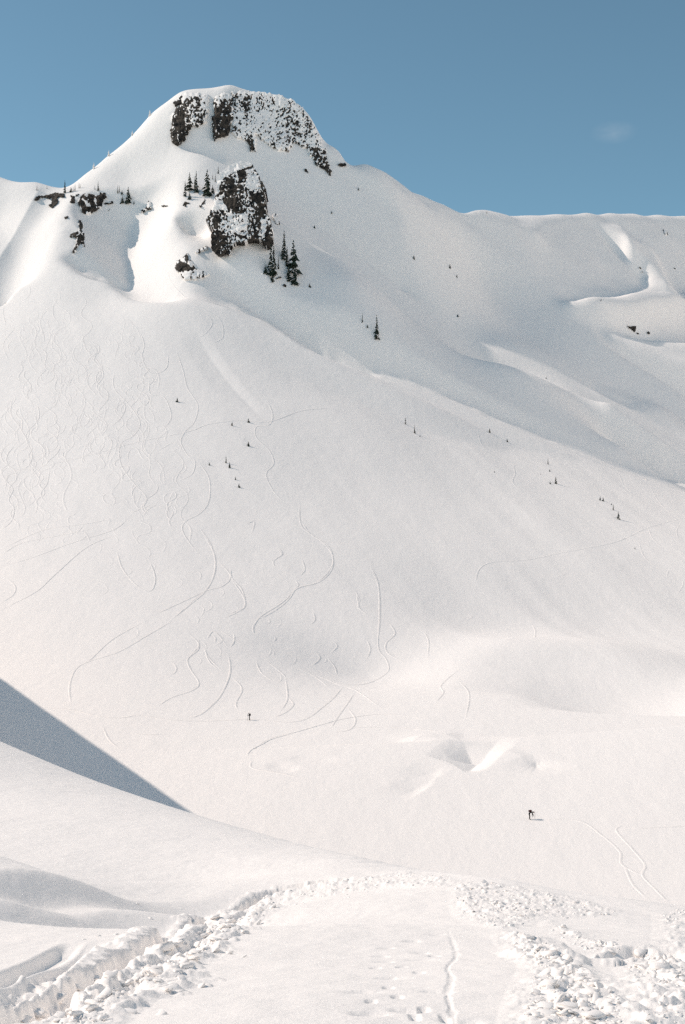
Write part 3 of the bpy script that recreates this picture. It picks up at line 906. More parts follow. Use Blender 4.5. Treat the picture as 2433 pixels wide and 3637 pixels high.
# ------------------------------------------------------------------ smaller rock outcrops
B = lambda pts: crop(pts, 90, 620, 3.92)
D = lambda pts: crop(pts, 0, 550, 2.24)
O = dict(cat='rock outcrop', step=1.9, rag=2.0, thick=5.0)
rock_face('curved dark rock band under the far left saddle', B([(115, 340), (180, 285), (330, 285), (400, 245), (545, 262), (552, 305), (500, 318), (445, 322), (445, 400), (370, 472), (312, 430), (365, 400), (365, 325), (330, 345), (290, 315), (200, 325), (150, 372)]), base=0.8, seed=31, bulge=1.6, **O)
rock_face('small dark knob on the sunlit rib below the left trees', B([(620, 275), (660, 275), (700, 260), (750, 265), (740, 285), (690, 310), (690, 400), (605, 392), (640, 340)]), base=0.75, seed=33, bulge=1.2, **O)
rock_face('broad dark cliff under the row of trees left of the tower', B([(725, 380), (775, 285), (850, 255), (960, 285), (1020, 275), (1050, 235), (1105, 245), (1138, 300), (1095, 335), (1066, 400), (1066, 440), (960, 515), (910, 535), (830, 548), (785, 525), (755, 440)]),
          darks=[(B([(890, 330), (960, 300), (950, 380), (990, 470), (930, 450)]), 0.97), (B([(985, 330), (1050, 235), (1140, 290), (1070, 430), (1000, 450)]), 0.97), (B([(750, 380), (830, 330), (830, 480), (770, 440)]), 0.75)],
          snows=[(B([(950, 330), (990, 320), (1005, 440), (985, 440)]), 0.05), (B([(835, 350), (890, 340), (900, 450), (840, 450)]), 0.25)], base=0.6, seed=35, bulge=2.0, **O)
rock_face('thin slanting rock ledge right of the left cliff', B([(1080, 395), (1220, 360), (1235, 385), (1100, 432)]), base=0.75, seed=37, bulge=1.0, **O)
rock_face('tiny rock ledge below the slanting ledge', B([(1145, 490), (1195, 460), (1195, 478), (1155, 505)]), base=0.9, seed=39, bulge=0.8, **O)
rock_face('ragged dark rocks down the crest of the left rib', D([(625, 515), (662, 540), (652, 600), (674, 620), (664, 690), (684, 745), (642, 705), (604, 745), (606, 775), (568, 778), (588, 742), (612, 700), (606, 655), (546, 658), (556, 628), (625, 600)]), base=0.72, seed=41, bulge=1.4, **O)
rock_face('small dark rock on the sunlit side of the left rib', D([(510, 490), (538, 480), (540, 500), (512, 512)]), base=0.7, seed=43, bulge=0.8, **O)
rock_face('low dark rocks on the shelf between left cliff and tower', D([(1110, 455), (1160, 415), (1180, 360), (1200, 375), (1205, 425), (1170, 440), (1140, 465)]), base=0.6, seed=45, bulge=1.0, **O)
rock_face('flat dark stone on the shelf left of the tower trees', D([(1283, 405), (1330, 398), (1340, 408), (1290, 415)]), base=0.95, seed=47, bulge=0.7, **O)
rock_face('blunt dark outcrop at the lower end of the tower rib', T([(0, 1290), (25, 1190), (100, 1150), (140, 1095), (165, 1110), (155, 1165), (205, 1210), (245, 1290), (300, 1300), (425, 1350), (300, 1392), (110, 1425), (65, 1350), (30, 1325)]),
          darks=[(T([(0, 1295), (30, 1225), (120, 1215), (235, 1290), (200, 1310), (60, 1325)]), 0.97)], base=0.42, seed=51, bulge=1.8, **O)
rock_face('faint speckled rock strip between tower and blunt outcrop', T([(225, 1085), (330, 1030), (375, 1005), (375, 1055), (270, 1115)]), base=0.5, seed=53, bulge=0.9, **O)
rock_face('dark rock at the foot of the three trees beside the tower', crop([(165, 830), (240, 740), (270, 760), (350, 780), (345, 810), (260, 868), (190, 862)], 620, 600, 6.533), base=0.85, seed=55, bulge=1.0, **O)
rock_face('slanting dark rock below the big tree beside the tower', crop([(545, 860), (640, 780), (700, 700), (730, 720), (690, 800), (590, 885)], 620, 600, 6.533), base=0.8, seed=57, bulge=1.0, **O)
rock_face('small snow-capped rock between the trees beside the tower', crop([(505, 525), (580, 505), (600, 545), (540, 560), (510, 550)], 620, 600, 6.533), base=0.85, seed=59, bulge=0.8, **O)
rock_face('dark block at the foot of the tree clump right of the tower', crop([(745, 1350), (830, 1345), (865, 1400), (840, 1445), (780, 1440), (740, 1410)], 900, 820, 7.127), base=0.72, seed=61, bulge=0.9, **O)
rock_face('low dark ledge between the two tree clumps below the tower', crop([(560, 1205), (640, 1165), (700, 1130), (730, 1150), (690, 1190), (580, 1225)], 900, 820, 7.127), base=0.85, seed=63, bulge=0.8, **O)
Q = lambda pts: crop(pts, 2180, 1120, 9.8)
rock_face('largest dark rock in the right-hand bowl', Q([(445, 335), (520, 335), (590, 385), (640, 355), (790, 380), (805, 450), (740, 585), (660, 525), (560, 445)]), base=0.85, seed=65, bulge=1.2, **O)
rock_face('round dark boulder beside the largest rock of the right bowl', Q([(805, 600), (845, 565), (895, 615), (855, 665), (815, 640)]), base=0.97, seed=67, bulge=0.9, **O)
rock_face('forked dark rock at the right of the bowl rocks', Q([(1095, 575), (1175, 575), (1185, 485), (1225, 485), (1215, 570), (1275, 610), (1245, 665), (1185, 645)]), base=0.92, seed=69, bulge=0.9, **O)
Q2 = lambda pts: crop(pts, 2240, 780, 8.125)
rock_face('cluster of dark rocks just below the far right ridge', Q2([(925, 285), (1020, 300), (1095, 375), (1085, 450), (1010, 440), (950, 345)]), base=0.75, seed=71, bulge=1.2, **O)
rock_face('upper of two small rocks left of the bright avalanche chute', Q2([(245, 1375), (280, 1345), (315, 1405), (290, 1425)]), base=0.95, seed=73, bulge=0.8, **O)
rock_face('lower of two small rocks left of the bright avalanche chute', Q2([(300, 1505), (340, 1480), (380, 1525), (340, 1532)]), base=0.95, seed=75, bulge=0.8, **O)
rock_face('small dark rock low in the bowl near the right frame edge', Q2([(1240, 1390), (1290, 1390), (1310, 1460), (1260, 1450)]), base=0.7, seed=77, bulge=0.8, **O)
rock_face('small dark rock on the shaded slope right of the summit', crop([(1180, 610), (1205, 605), (1215, 635), (1195, 630)], 400, 250, 1.742), base=0.9, seed=79, bulge=0.8, **O)
rock_face('small rock at the right-hand end of the summit skyline', crop([(1390, 575), (1440, 570), (1450, 590), (1410, 595)], 400, 250, 1.742), base=0.8, seed=81, bulge=0.8, **O)
rock_face('speckled rocks at the right edge of the tower', T([(1130, 640), (1200, 650), (1190, 700), (1240, 780), (1190, 780), (1130, 700)]), base=0.38, seed=83, bulge=0.9, **O)

# ------------------------------------------------------------------ conifers
BARK, _, _ = principled('bark', (0.03, 0.024, 0.018), 0.9, 0.1)
NEEDLE, nn, nb = principled('needles', (0.020, 0.032, 0.024), 0.8, 0.15)
_n = nn.nodes.new('ShaderNodeTexNoise'); _n.inputs['Scale'].default_value = 9
_r = nn.nodes.new('ShaderNodeValToRGB')
_r.color_ramp.elements[0].color = (0.010, 0.018, 0.015, 1); _r.color_ramp.elements[1].color = (0.040, 0.058, 0.040, 1)
_t = nn.nodes.new('ShaderNodeTexCoord')
nn.links.new(_t.outputs['Object'], _n.inputs['Vector']); nn.links.new(_n.outputs['Fac'], _r.inputs['Fac']); nn.links.new(_r.outputs['Color'], nb.inputs['Base Color'])


def tris_mesh(name, V, F, mat, smooth=False):
    return mesh_from(name, np.array(V), np.array(F), mat, smooth)


def blob(V, F, c, ax, L, w, h, rnd):
    """elongated faceted clump: octahedron-like, 8 triangles"""
    ax = Vector(ax).normalized()
    sd = ax.cross(Vector((0, 0, 1))); sd.normalize()
    up = sd.cross(ax)
    c = Vector(c); k = len(V)
    j = lambda: 0.75 + 0.5 * rnd.random()
    for p in (c - ax * L * 0.5, c + ax * L * 0.5 * j() - up * h * 0.4, c + sd * w * j(), c - sd * w * j(), c + up * h * j(), c - up * h * 0.6 * j()):
        V.append(tuple(p))
    for t in ((0, 2, 4), (2, 1, 4), (1, 3, 4), (3, 0, 4), (2, 0, 5), (1, 2, 5), (3, 1, 5), (0, 3, 5)):
        F.append(tuple(k + q for q in t))


def make_conifer(seed, rad=0.13, snow=0.35, whorls=17, gap=0.12, leaf=None):
    rnd = random.Random(seed)
    V, F = [], []
    n = 6
    prev = 0
    for i, (z, r) in enumerate(((-0.06, 0.022), (0.35, 0.015), (0.8, 0.007), (1.0, 0.0015))):
        for k in range(n):
            a = 2 * math.pi * k / n
            V.append((r * math.cos(a), r * math.sin(a), z))
        if i:
            for k in range(n):
                a0 = (i - 1) * n + k; a1 = (i - 1) * n + (k + 1) % n
                F.append((a0, a1, a1 + n)); F.append((a0, a1 + n, a0 + n))
    trunk = tris_mesh('trunk', V, F, BARK)
    V, F, SV, SF = [], [], [], []
    for w in range(whorls):
        f = w / (whorls - 1)
        z = 0.05 + 0.93 * f
        R_ = rad * (1.05 - f) ** 0.8 * (0.75 + 0.5 * rnd.random())
        for b in range(7 if f < 0.7 else 5):
            if rnd.random() < gap:
                continue
            a = rnd.random() * 2 * math.pi
            L = R_ * (0.65 + 0.6 * rnd.random())
            d = Vector((math.cos(a), math.sin(a), -0.35 - 0.35 * rnd.random()))
            c = Vector((0, 0, z + rnd.uniform(-0.02, 0.02))) + d * L * 0.5
            blob(V, F, c, d, L * 1.2, 0.016 + 0.26 * L, 0.014 + 0.17 * L, rnd)
            if rnd.random() < snow * (1.15 - f):
                blob(SV, SF, c + Vector((0, 0, 0.012 + 0.07 * L)), d, L * 0.9, 0.012 + 0.17 * L, 0.008 + 0.11 * L, rnd)
    blob(V, F, (0, 0, 0.985), (0.05, 0, 1), 0.06, 0.006, 0.006, rnd)
    return trunk, tris_mesh('foliage', V, F, leaf or NEEDLE), tris_mesh('snow_load', SV, SF, SNOW)


KINDS = {
    'spire': [make_conifer(1, 0.125, 0.22), make_conifer(2, 0.135, 0.3, 15, 0.15)],
    'full': [make_conifer(3, 0.21, 0.28, 16), make_conifer(4, 0.23, 0.36, 15, 0.15)],
    'thin': [make_conifer(5, 0.085, 0.15, 15, 0.1)],
    'small': [make_conifer(6, 0.34, 0.1, 11, 0.0), make_conifer(7, 0.28, 0.08, 12, 0.0)],
    'rime': [make_conifer(8, 0.22, 0.6, 13, 0.1, SNOW), make_conifer(9, 0.26, 0.6, 12, 0.1, SNOW)],
}
tree_count = {}


def tree(px, py, h, kind, label, group, lean=0.0):
    p = hit(px, py)[0]
    hm = (1.3 if kind == 'small' else 1.15) * h * p[1] / FPX
    v = KINDS[kind][tree_count.get(kind, 0) % len(KINDS[kind])]
    tree_count[kind] = tree_count.get(kind, 0) + 1
    root = link('conifer', None, label=label, category='tree', group=group)
    root.empty_display_size = 0.5
    root.location = p
    root.scale = (hm, hm, hm)
    root.rotation_euler = (0, lean, random.random() * 6.28 if not lean else 0)
    for nm, me in zip(('trunk', 'foliage', 'snow_load'), v):
        o_ = link(nm, me, root)
        if nm == 'snow_load':
            o_['kind'] = 'stuff'
    return root


def cp(a, b, h, ox, oy, sc):
    return ox + a / sc, oy + b / sc, h / sc


G1 = 'conifers along the left ridge and cliff top'
for a, b, h, k, lb in [
    (152, 220, 60, 'thin', 'left one of two thin trees standing close on the far left ridge'),
    (173, 220, 62, 'thin', 'right one of two thin trees standing close on the far left ridge'),
    (300, 198, 48, 'thin', 'lone short tree on the far left ridge'),
    (549, 258, 158, 'spire', 'tall tree against the sky at the left saddle'),
    (635, 243, 58, 'small', 'stubby tree right of the saddle tree'),
    (665, 231, 72, 'thin', 'thin tree between the stubby tree and a taller thin one, right of the saddle'),
    (691, 231, 98, 'thin', 'taller thin tree on the rib top right of the saddle'),
    (747, 190, 70, 'thin', 'left one of a thin pair on the ridge above the left cliff'),
    (763, 190, 62, 'thin', 'right one of a thin pair on the ridge above the left cliff'),
    (967, 208, 62, 'thin', 'faint thin tree left of the tree that tops the left cliff'),
    (1013, 222, 112, 'spire', 'dark tree on top of the broad left cliff'),
    (1286, 262, 108, 'thin', 'left one of two slim trees right of the left cliff'),
    (1309, 250, 90, 'thin', 'right one of two slim trees right of the left cliff'),
    (1347, 280, 52, 'small', 'small bushy tree below two slim trees on the shelf'),
    (1352, 395, 78, 'small', 'snowy bush at the left foot of the lone shelf tree'),
    (1432, 400, 205, 'full', 'lone broad tree on the shelf between left cliff and tower'),
    (1510, 415, 40, 'small', 'small snowy bush right of the lone shelf tree'),
]:
    x_, y_, h_ = cp(a, b, h, 90, 620, 3.92)
    tree(x_, y_, h_, k, lb, G1)
G2 = 'conifers beside the rock tower'
for a, b, h, k, lb in [
    (245, 640, 320, 'spire', 'leftmost and lowest of the trees left of the tower'),
    (345, 490, 365, 'full', 'broad tree second from left beside the tower'),
    (463, 480, 270, 'thin', 'thin tree close against the left of a spire beside the tower'),
    (500, 540, 440, 'spire', 'slender spire third from left beside the tower'),
    (755, 620, 540, 'full', 'biggest tree leaning on the left wall of the tower'),
    (945, 300, 180, 'thin', 'thin dark tree on the snow crest left of the tower top', ),
    (885, 240, 120, 'thin', 'bare thin tree just left of the tower crest'),
    (1012, 110, 150, 'spire', 'topmost little tree against the tower snow cap'),
    (350, 700, 130, 'small', 'dark bush at the foot of the broad tree beside the tower'),
    (880, 560, 150, 'small', 'snowy bush between the biggest tree and the tower wall'),
]:
    x_, y_, h_ = cp(a, b, h, 620, 600, 6.533)
    tree(x_, y_, h_, k, lb, G2)
G3 = 'conifers in the clump right of the tower foot'
for a, b, h, k, lb in [
    (440, 1120, 690, 'spire', 'left twin of two tall spires below the tower'),
    (512, 1130, 660, 'spire', 'right twin of two tall spires below the tower'),
    (632, 960, 300, 'thin', 'dark thin stem between the two clumps below the tower'),
    (775, 720, 640, 'spire', 'tallest reaching spire of the right-hand clump below the tower'),
    (850, 900, 450, 'spire', 'short spire between the two tallest trees of the right-hand clump'),
    (1010, 1060, 730, 'full', 'broad dark tree at the right end of the clump below the tower'),
    (1040, 1360, 480, 'full', 'lowest bushy tree at the right foot of the clump'),
    (900, 1290, 360, 'full', 'snow-laden bushy tree left of the lowest one in the clump'),
    (310, 1070, 170, 'small', 'pale small tree left of the twin spires'),
    (480, 1290, 200, 'small', 'snow-laden bush under the twin spires'),
]:
    x_, y_, h_ = cp(a, b, h, 900, 820, 7.127)
    tree(x_, y_, h_, k, lb, G3)
G4 = 'small trees scattered on the shaded face'
for x_, y_, h_, k, lb in [
    (1338, 1203, 74, 'spire', 'lone tall spire in the middle of the shaded face'),
    (1287, 1145, 30, 'thin', 'faint little tree up and left of the lone spire on the shaded face'),
    (1305, 1163, 9, 'small', 'tiny tree between the faint tree and the lone spire'),
    (1470, 921, 13, 'small', 'tiny dark tree high on the shaded face right of the tower'),
    (1598, 952, 12, 'small', 'upper of two tiny trees high on the shaded face'),
    (1623, 986, 10, 'small', 'lower of two tiny trees high on the shaded face'),
    (1626, 1125, 9, 'small', 'tiny tree in the first sunlit streak of the right face'),
    (1178, 759, 9, 'small', 'tiny tree on the shaded slope below the summit cliffs, right of the tower'),
    (1117, 810, 9, 'small', 'tiny tree on shaded snow right of the tower wall'),
    (1273, 676, 10, 'small', 'tiny tree high under the right shoulder of the summit'),
    (1100, 1020, 12, 'small', 'tiny tree on the snow right of the clump below the tower'),
    (1940, 1345, 6, 'small', 'tiny dark tree in the shade between the two right-hand streaks'),
]:
    tree(x_, y_, h_, k, lb, G4)
G5 = 'small trees on the sunlit slope'
for a, b, h, k, lb in [
    (70, 99, 40, 'spire', 'upper spire of a pair on the sunlit slope right of centre'),
    (126, 154, 44, 'spire', 'lower bushier spire of a pair on the sunlit slope right of centre'),
    (160, 177, 9, 'small', 'tiny tree beside the lower spire right of centre'),
    (590, 151, 23, 'small', 'upper of two small trees just below the long shadow edge'),
    (699, 207, 15, 'small', 'lower of two small trees just below the long shadow edge'),
    (621, 397, 10, 'small', 'lone tiny tree on the bare slope below the two small trees'),
    (952, 347, 32, 'spire', 'uppermost tree of the five at the right of the sunlit slope'),
    (962, 391, 12, 'small', 'tiny tree just under the uppermost of the five right-hand trees'),
    (907, 410, 7, 'small', 'tiniest and leftmost of the five right-hand trees'),
    (965, 468, 14, 'small', 'short tree left of the tallest of the five right-hand trees'),
    (1000, 467, 40, 'full', 'tallest of the five trees at the right of the sunlit slope'),
    (1275, 570, 20, 'small', 'upper left tree of the far right diagonal row'),
    (1293, 574, 18, 'small', 'second tree of the far right diagonal row'),
    (1345, 599, 11, 'small', 'third and tiniest tree of the far right diagonal row'),
    (1356, 630, 34, 'spire', 'fourth tree of the far right diagonal row'),
    (1387, 686, 42, 'full', 'last and biggest tree of the far right diagonal row'),
]:
    x_, y_, h_ = cp(a, b, h, 1400, 1450, 1.742)
    tree(x_, y_, h_, k, lb, G5)
for a, b, h, k, lb in [
    (115, 186, 52, 'small', 'lone tree left of and above the little grove on the sunlit slope'),
    (880, 517, 46, 'small', 'small tree at the upper left of the little grove'),
    (1108, 472, 48, 'small', 'small leaning tree at the upper right of the little grove'),
    (1048, 705, 12, 'small', 'tiny tree in the middle of the little grove'),
    (1105, 800, 54, 'small', 'small tree at the right of the little grove'),
    (795, 1037, 90, 'spire', 'tallest tree of the little grove in the middle of the slope'),
    (845, 1103, 64, 'small', 'ragged snowy tree touching the tallest tree of the grove'),
    (563, 1067, 32, 'small', 'tiny tree left of the tallest tree of the grove'),
    (928, 1270, 38, 'small', 'second lowest tree of the little grove'),
    (975, 1377, 46, 'small', 'lowest tree of the little grove'),
]:
    x_, y_, h_ = cp(a, b, h, 600, 1380, 3.92)
    tree(x_, y_, h_, k, lb, G5)
tree(2255, 1950, 6, 'small', 'tiny lone tree low on the right side of the sunlit slope', G5)
G6 = 'rime-covered trees on the left skyline of the summit'
for x_, y_, h_, lb in [(333, 600, 22, 'lowest rime-white tree on the left summit skyline'), (386, 555, 20, 'second rime-white tree up the left summit skyline'),
                       (470, 482, 18, 'third rime-white tree up the left summit skyline'), (532, 412, 20, 'topmost rime-white tree on the left summit skyline')]:
    tree(x_, y_, h_, 'rime', lb, G6)

# ------------------------------------------------------------------ ski tracks pressed into the slope
def track_mesh(P, h, w):
    """ribbon with two raised rims laid on the ground along plan points"""
    P = np.asarray(P)[:, :2]
    d = np.gradient(P, axis=0)
    d /= np.linalg.norm(d, axis=1)[:, None] + 1e-9
    nrm = np.stack([-d[:, 1], d[:, 0]], 1)
    offs = np.array([-1.25, -0.75, 0.0, 0.75, 1.25]) * w
    hs = np.array([-0.12, 1.0, 0.12, 0.8, -0.12]) * h
    e = np.clip(np.minimum(np.arange(len(P)), np.arange(len(P))[::-1]) / 3.0, 0.05, 1)
    V = []
    for o_, hh in zip(offs, hs):
        q = P + nrm * o_
        z = ground_z(q[:, 0], q[:, 1]) + np.where(hh > 0, hh * e, hh)
        V.append(np.column_stack([q, z]))
    V = np.stack(V, 1)
    n, m = V.shape[:2]
    ids = np.arange(n * m).reshape(n, m)
    F = np.stack([ids[:-1, :-1], ids[1:, :-1], ids[1:, 1:], ids[:-1, 1:]], -1).reshape(-1, 4)
    # face up
    return mesh_from('ski_track', V.reshape(-1, 3), F[:, ::-1], SNOW, True)


def lay(pts, h=0.10, w=0.20, n=7, parent=None, join=None):
    Q = smooth_poly(pts, n)
    W = hit(Q[:, 0], Q[:, 1])
    ok = np.ones(len(W), bool)
    dd = np.abs(np.diff(W[:, 1], prepend=W[0, 1]))
    ok &= dd < 12
    W = W[ok]
    if len(W) < 4:
        return
    me = track_mesh(W, h, w)
    if join is None:
        link('ski_track', me, parent or mountain)
    else:
        join.append(me)


K4 = lambda p: crop(p, 0, 950, 1.3067)
K6 = lambda p: crop(p, 600, 1850, 1.4255)
K5 = lambda p: crop(p, 1200, 1100, 1.2717)
for p in [
    [(860, 160), (980, 240), (960, 300), (910, 330)],
    [(780, 0), (790, 60), (850, 130), (940, 190), (1020, 240), (1035, 320), (985, 355)],
    [(820, 390), (850, 480), (870, 560), (918, 640), (900, 720), (860, 760), (840, 810), (870, 870), (905, 900), (890, 960), (830, 990)],
    [(920, 900), (970, 980), (970, 1080), (930, 1140), (860, 1180), (850, 1230), (920, 1330)],
    [(0, 950), (160, 930), (420, 870), (640, 810), (880, 760), (960, 730), (1100, 710), (1250, 715), (1400, 665), (1568, 650)],
    [(1240, 620), (1265, 680), (1250, 730), (1190, 740), (1190, 790), (1250, 850), (1270, 910), (1235, 960), (1270, 1040), (1320, 1090)],
    [(1390, 1090), (1400, 1200), (1490, 1270), (1540, 1330), (1540, 1400), (1480, 1460), (1380, 1490), (1340, 1540), (1280, 1590), (1200, 1633)],
    [(920, 1200), (980, 1290), (1000, 1400), (960, 1490), (880, 1560), (800, 1633)],
    [(1000, 1350), (1070, 1430), (1030, 1480), (960, 1500), (830, 1560), (700, 1620)],
    [(1070, 1440), (1130, 1530), (1130, 1580), (1050, 1610)],
    [(0, 1310), (200, 1220), (400, 1190), (560, 1160)],
    [(0, 1340), (100, 1280), (300, 1240), (480, 1200)],
    [(0, 1390), (140, 1350), (330, 1280), (520, 1220), (590, 1170)],
    [(0, 1590), (160, 1510), (250, 1430), (400, 1300), (540, 1240)],
    [(0, 1560), (60, 1520), (70, 1480), (30, 1440)],
    [(0, 1220), (50, 1180), (65, 1120), (40, 1080), (60, 1030), (30, 990), (50, 960), (160, 940)],
    [(380, 300), (400, 380), (450, 430), (480, 500), (450, 560), (520, 610), (580, 640), (560, 700), (510, 740)],
    [(530, 480), (530, 560), (600, 640), (650, 720), (620, 780), (560, 820), (560, 910), (620, 1000), (680, 1070), (650, 1120), (600, 1140)],
    [(690, 520), (700, 590), (760, 600), (795, 690), (760, 750)],
    [(650, 300), (670, 360), (660, 420), (700, 490), (770, 470), (780, 400)],
    [(170, 620), (180, 700), (120, 780), (150, 870), (120, 930), (50, 930), (30, 880), (70, 820)],
    [(60, 600), (50, 680), (90, 740), (130, 820), (90, 860)],
    [(230, 930), (220, 1000), (190, 1050), (210, 1090)],
    [(540, 1310), (570, 1400), (640, 1480), (700, 1500), (720, 1440), (690, 1350)],
    [(0, 505), (60, 510), (110, 540)],
    [(1140, 1190), (1180, 1180), (1170, 1230)], [(1260, 1360), (1310, 1330), (1280, 1290)], [(1400, 1350), (1415, 1400), (1395, 1430)],
]:
    lay(K4(p))
for p in [
    [(170, 60), (230, 170), (230, 260), (190, 350), (100, 430), (0, 510)],
    [(310, 230), (320, 290), (370, 350), (385, 430), (340, 465), (280, 490)],
    [(670, 0), (720, 70), (800, 120), (830, 180), (820, 240), (750, 310), (650, 340), (600, 390), (550, 430), (470, 480), (430, 530), (430, 580)],
    [(1020, 230), (1060, 320), (1065, 480), (1060, 640), (1100, 700), (1110, 760), (1040, 810), (960, 830), (860, 825)],
    [(1110, 510), (1145, 570), (1100, 620), (1110, 670), (1200, 720)],
    [(300, 670), (310, 760), (270, 870), (220, 930), (160, 980), (80, 1000)],
    [(100, 570), (150, 620), (130, 660), (95, 700), (100, 740)],
    [(180, 640), (200, 690), (270, 760)],
    [(320, 790), (370, 850), (340, 920), (350, 960)],
    [(590, 790), (600, 900), (560, 970)],
    [(600, 890), (630, 930), (590, 970), (520, 1000)],
    [(880, 840), (830, 900), (770, 950), (700, 1000), (600, 1020), (410, 1005), (200, 1015), (0, 1010)],
    [(940, 870), (900, 930), (850, 1000), (820, 1050)],
    [(910, 950), (945, 1010), (910, 1060), (820, 1070)],
    [(1470, 750), (1380, 830), (1390, 870), (1350, 920)],
    [(1450, 790), (1445, 980)],
    [(1470, 810), (1520, 880), (1500, 1010)],
    [(860, 1050), (1100, 1045), (1300, 1060), (1530, 1090)],
    [(950, 360), (965, 440), (1010, 480)],
    [(730, 460), (740, 500), (715, 525)],
    [(830, 605), (852, 635), (820, 668)],
    [(740, 660), (765, 695), (725, 735)],
    [(640, 300), (655, 325), (630, 350)],
    [(545, 140), (570, 170), (530, 205), (540, 240)],
    [(440, 710), (470, 770), (540, 820)],
    [(480, 700), (560, 760), (600, 800)],
    [(800, 690), (840, 740), (850, 780)],
    [(1000, 600), (1020, 650), (1000, 700)],
    [(1290, 560), (1315, 610), (1310, 690)],
    [(440, 1140), (520, 1100), (640, 1070), (780, 1030), (900, 1000), (1100, 980), (1350, 1010)],
    [(190, 600), (230, 560), (300, 640)], [(240, 540), (330, 600), (400, 640)], [(330, 570), (330, 610), (310, 640)],
    [(700, 760), (790, 800), (860, 830), (950, 860), (1080, 950)], [(640, 740), (740, 790), (820, 850)],
]:
    lay(K6(p))
for p in [
    [(630, 540), (650, 610), (690, 640)], [(790, 690), (800, 740), (790, 780), (830, 820)],
    [(150, 1170), (185, 1260), (190, 1400), (180, 1500)], [(80, 1270), (97, 1310), (92, 1345), (140, 1380)],
    [(620, 1230), (640, 1170), (700, 1140), (850, 1130), (1000, 1100), (1250, 1050), (1400, 985), (1560, 940)],
    [(1360, 1050), (1380, 1110), (1430, 1160)], [(1500, 1160), (1490, 1210), (1560, 1230), (1530, 1290)],
    [(1400, 980), (1420, 1030), (1460, 1070)], [(1550, 960), (1530, 1000), (1540, 1040)],
    [(870, 1410), (892, 1450), (885, 1490)], [(1270, 740), (1290, 790), (1330, 830)], [(1390, 760), (1460, 880), (1560, 960)],
    [(590, 1375), (605, 1390), (580, 1400)], [(1400, 540), (1420, 565), (1405, 590)],
]:
    lay(K5(p), 0.08, 0.22)
# the crowd of short linked turns at the left
rt = random.Random(21)
EXTRA = []
n_tr = 0
while n_tr < 215:
    x = rt.uniform(0, 640); y = rt.uniform(1000, 1900)
    edge = 330 + 0.38 * (y - 1000)
    if abs(x - edge * 0.62) > edge * 0.62 or (x > 560 and y < 1500):
        continue
    dens = 1.0 - 0.55 * abs(y - 1400) / 450
    if rt.random() > dens:
        continue
    # heading swings left and right of the fall line, never evenly
    amp = rt.uniform(0.7, 1.5); L_ = rt.choice([50, 70, 90, 130, 200, 320]) * rt.uniform(0.8, 1.2); wl = rt.uniform(70, 210); ph = rt.uniform(0, 6.28)
    drift = (x - 230) / 800 + rt.gauss(0, 0.28)
    pts = [(x, y)]; k = 0
    while k < L_:
        st = 9.0
        a_ = drift + amp * math.sin(ph)
        x += st * math.sin(a_); y += st * math.cos(a_)
        ph += 2 * math.pi * st / wl
        if rt.random() < 0.06:
            wl = rt.uniform(70, 220); amp = rt.uniform(0.4, 1.5)
        k += st
        pts.append((x, y))
    if max(p[1] for p in pts) > 1960 or min(p[0] for p in pts) < 0:
        continue
    lay(pts, rt.uniform(0.045, 0.105), rt.uniform(0.18, 0.27), 2, join=EXTRA if n_tr >= 150 else None)
    n_tr += 1
for _ in range(44):
    x = rt.uniform(330, 1180); y = rt.uniform(1880, 2440)
    if abs((x - 330) - (y - 1850) * 1.0) > 330:
        continue
    r_ = rt.uniform(10, 34); k_ = rt.uniform(0.1, 0.5)
    lay([(x - r_ * 0.7, y - r_), (x + r_ * k_, y - r_ * 0.3), (x + r_ * k_, y + r_ * 0.4), (x - r_ * rt.uniform(-0.2, 0.8), y + r_)], rt.uniform(0.04, 0.09), 0.2, 4)
vs, fs, n0 = [], [], 0
for me in EXTRA:
    a = np.empty(len(me.vertices) * 3, np.float32); me.vertices.foreach_get('co', a)
    b = np.empty(len(me.loops), np.int32); me.loops.foreach_get('vertex_index', b)
    vs.append(a.reshape(-1, 3)); fs.append(b.reshape(-1, 4) + n0); n0 += len(me.vertices)
    bpy.data.meshes.remove(me)
link('faint_ski_tracks', mesh_from('faint_ski_tracks', np.vstack(vs), np.vstack(fs), SNOW, True), mountain, kind='stuff')
K8 = lambda p: crop(p, 0, 2200, 1.2884)
for p in [[(800, 0), (680, 70), (540, 150), (410, 192), (345, 230), (318, 310), (325, 390)], [(680, 0), (520, 88), (420, 178), (380, 205)],
          [(200, 405), (330, 415), (460, 445), (560, 450), (640, 440), (790, 462), (860, 462)], [(910, 90), (905, 140), (860, 180), (870, 225), (910, 290), (880, 325), (780, 360), (720, 400)],
          [(935, 140), (960, 195), (1000, 230)], [(1055, 190), (1050, 260), (1020, 330), (985, 380), (925, 430), (870, 455)], [(590, 520), (680, 528), (750, 525)], [(470, 490), (500, 550), (545, 590)],
          [(1130, 625), (1145, 600), (1200, 570), (1250, 545), (1350, 520)], [(1150, 645), (1155, 680), (1260, 700), (1380, 725)]]:
    lay(K8(p))
K7 = lambda p: crop(p, 1217, 2900, 1.2895)
for p in [[(870, 15), (1080, 20), (1180, 80), (1270, 160), (1280, 220), (1370, 270)], [(1280, 40), (1255, 65), (1320, 140), (1385, 220), (1375, 270), (1440, 340), (1488, 388)],
          [(1290, 220), (1330, 310), (1400, 380)], [(1330, 55), (1450, 50), (1600, 42)]]:
    lay(K7(p), 0.08, 0.2, 8, ground_flat)

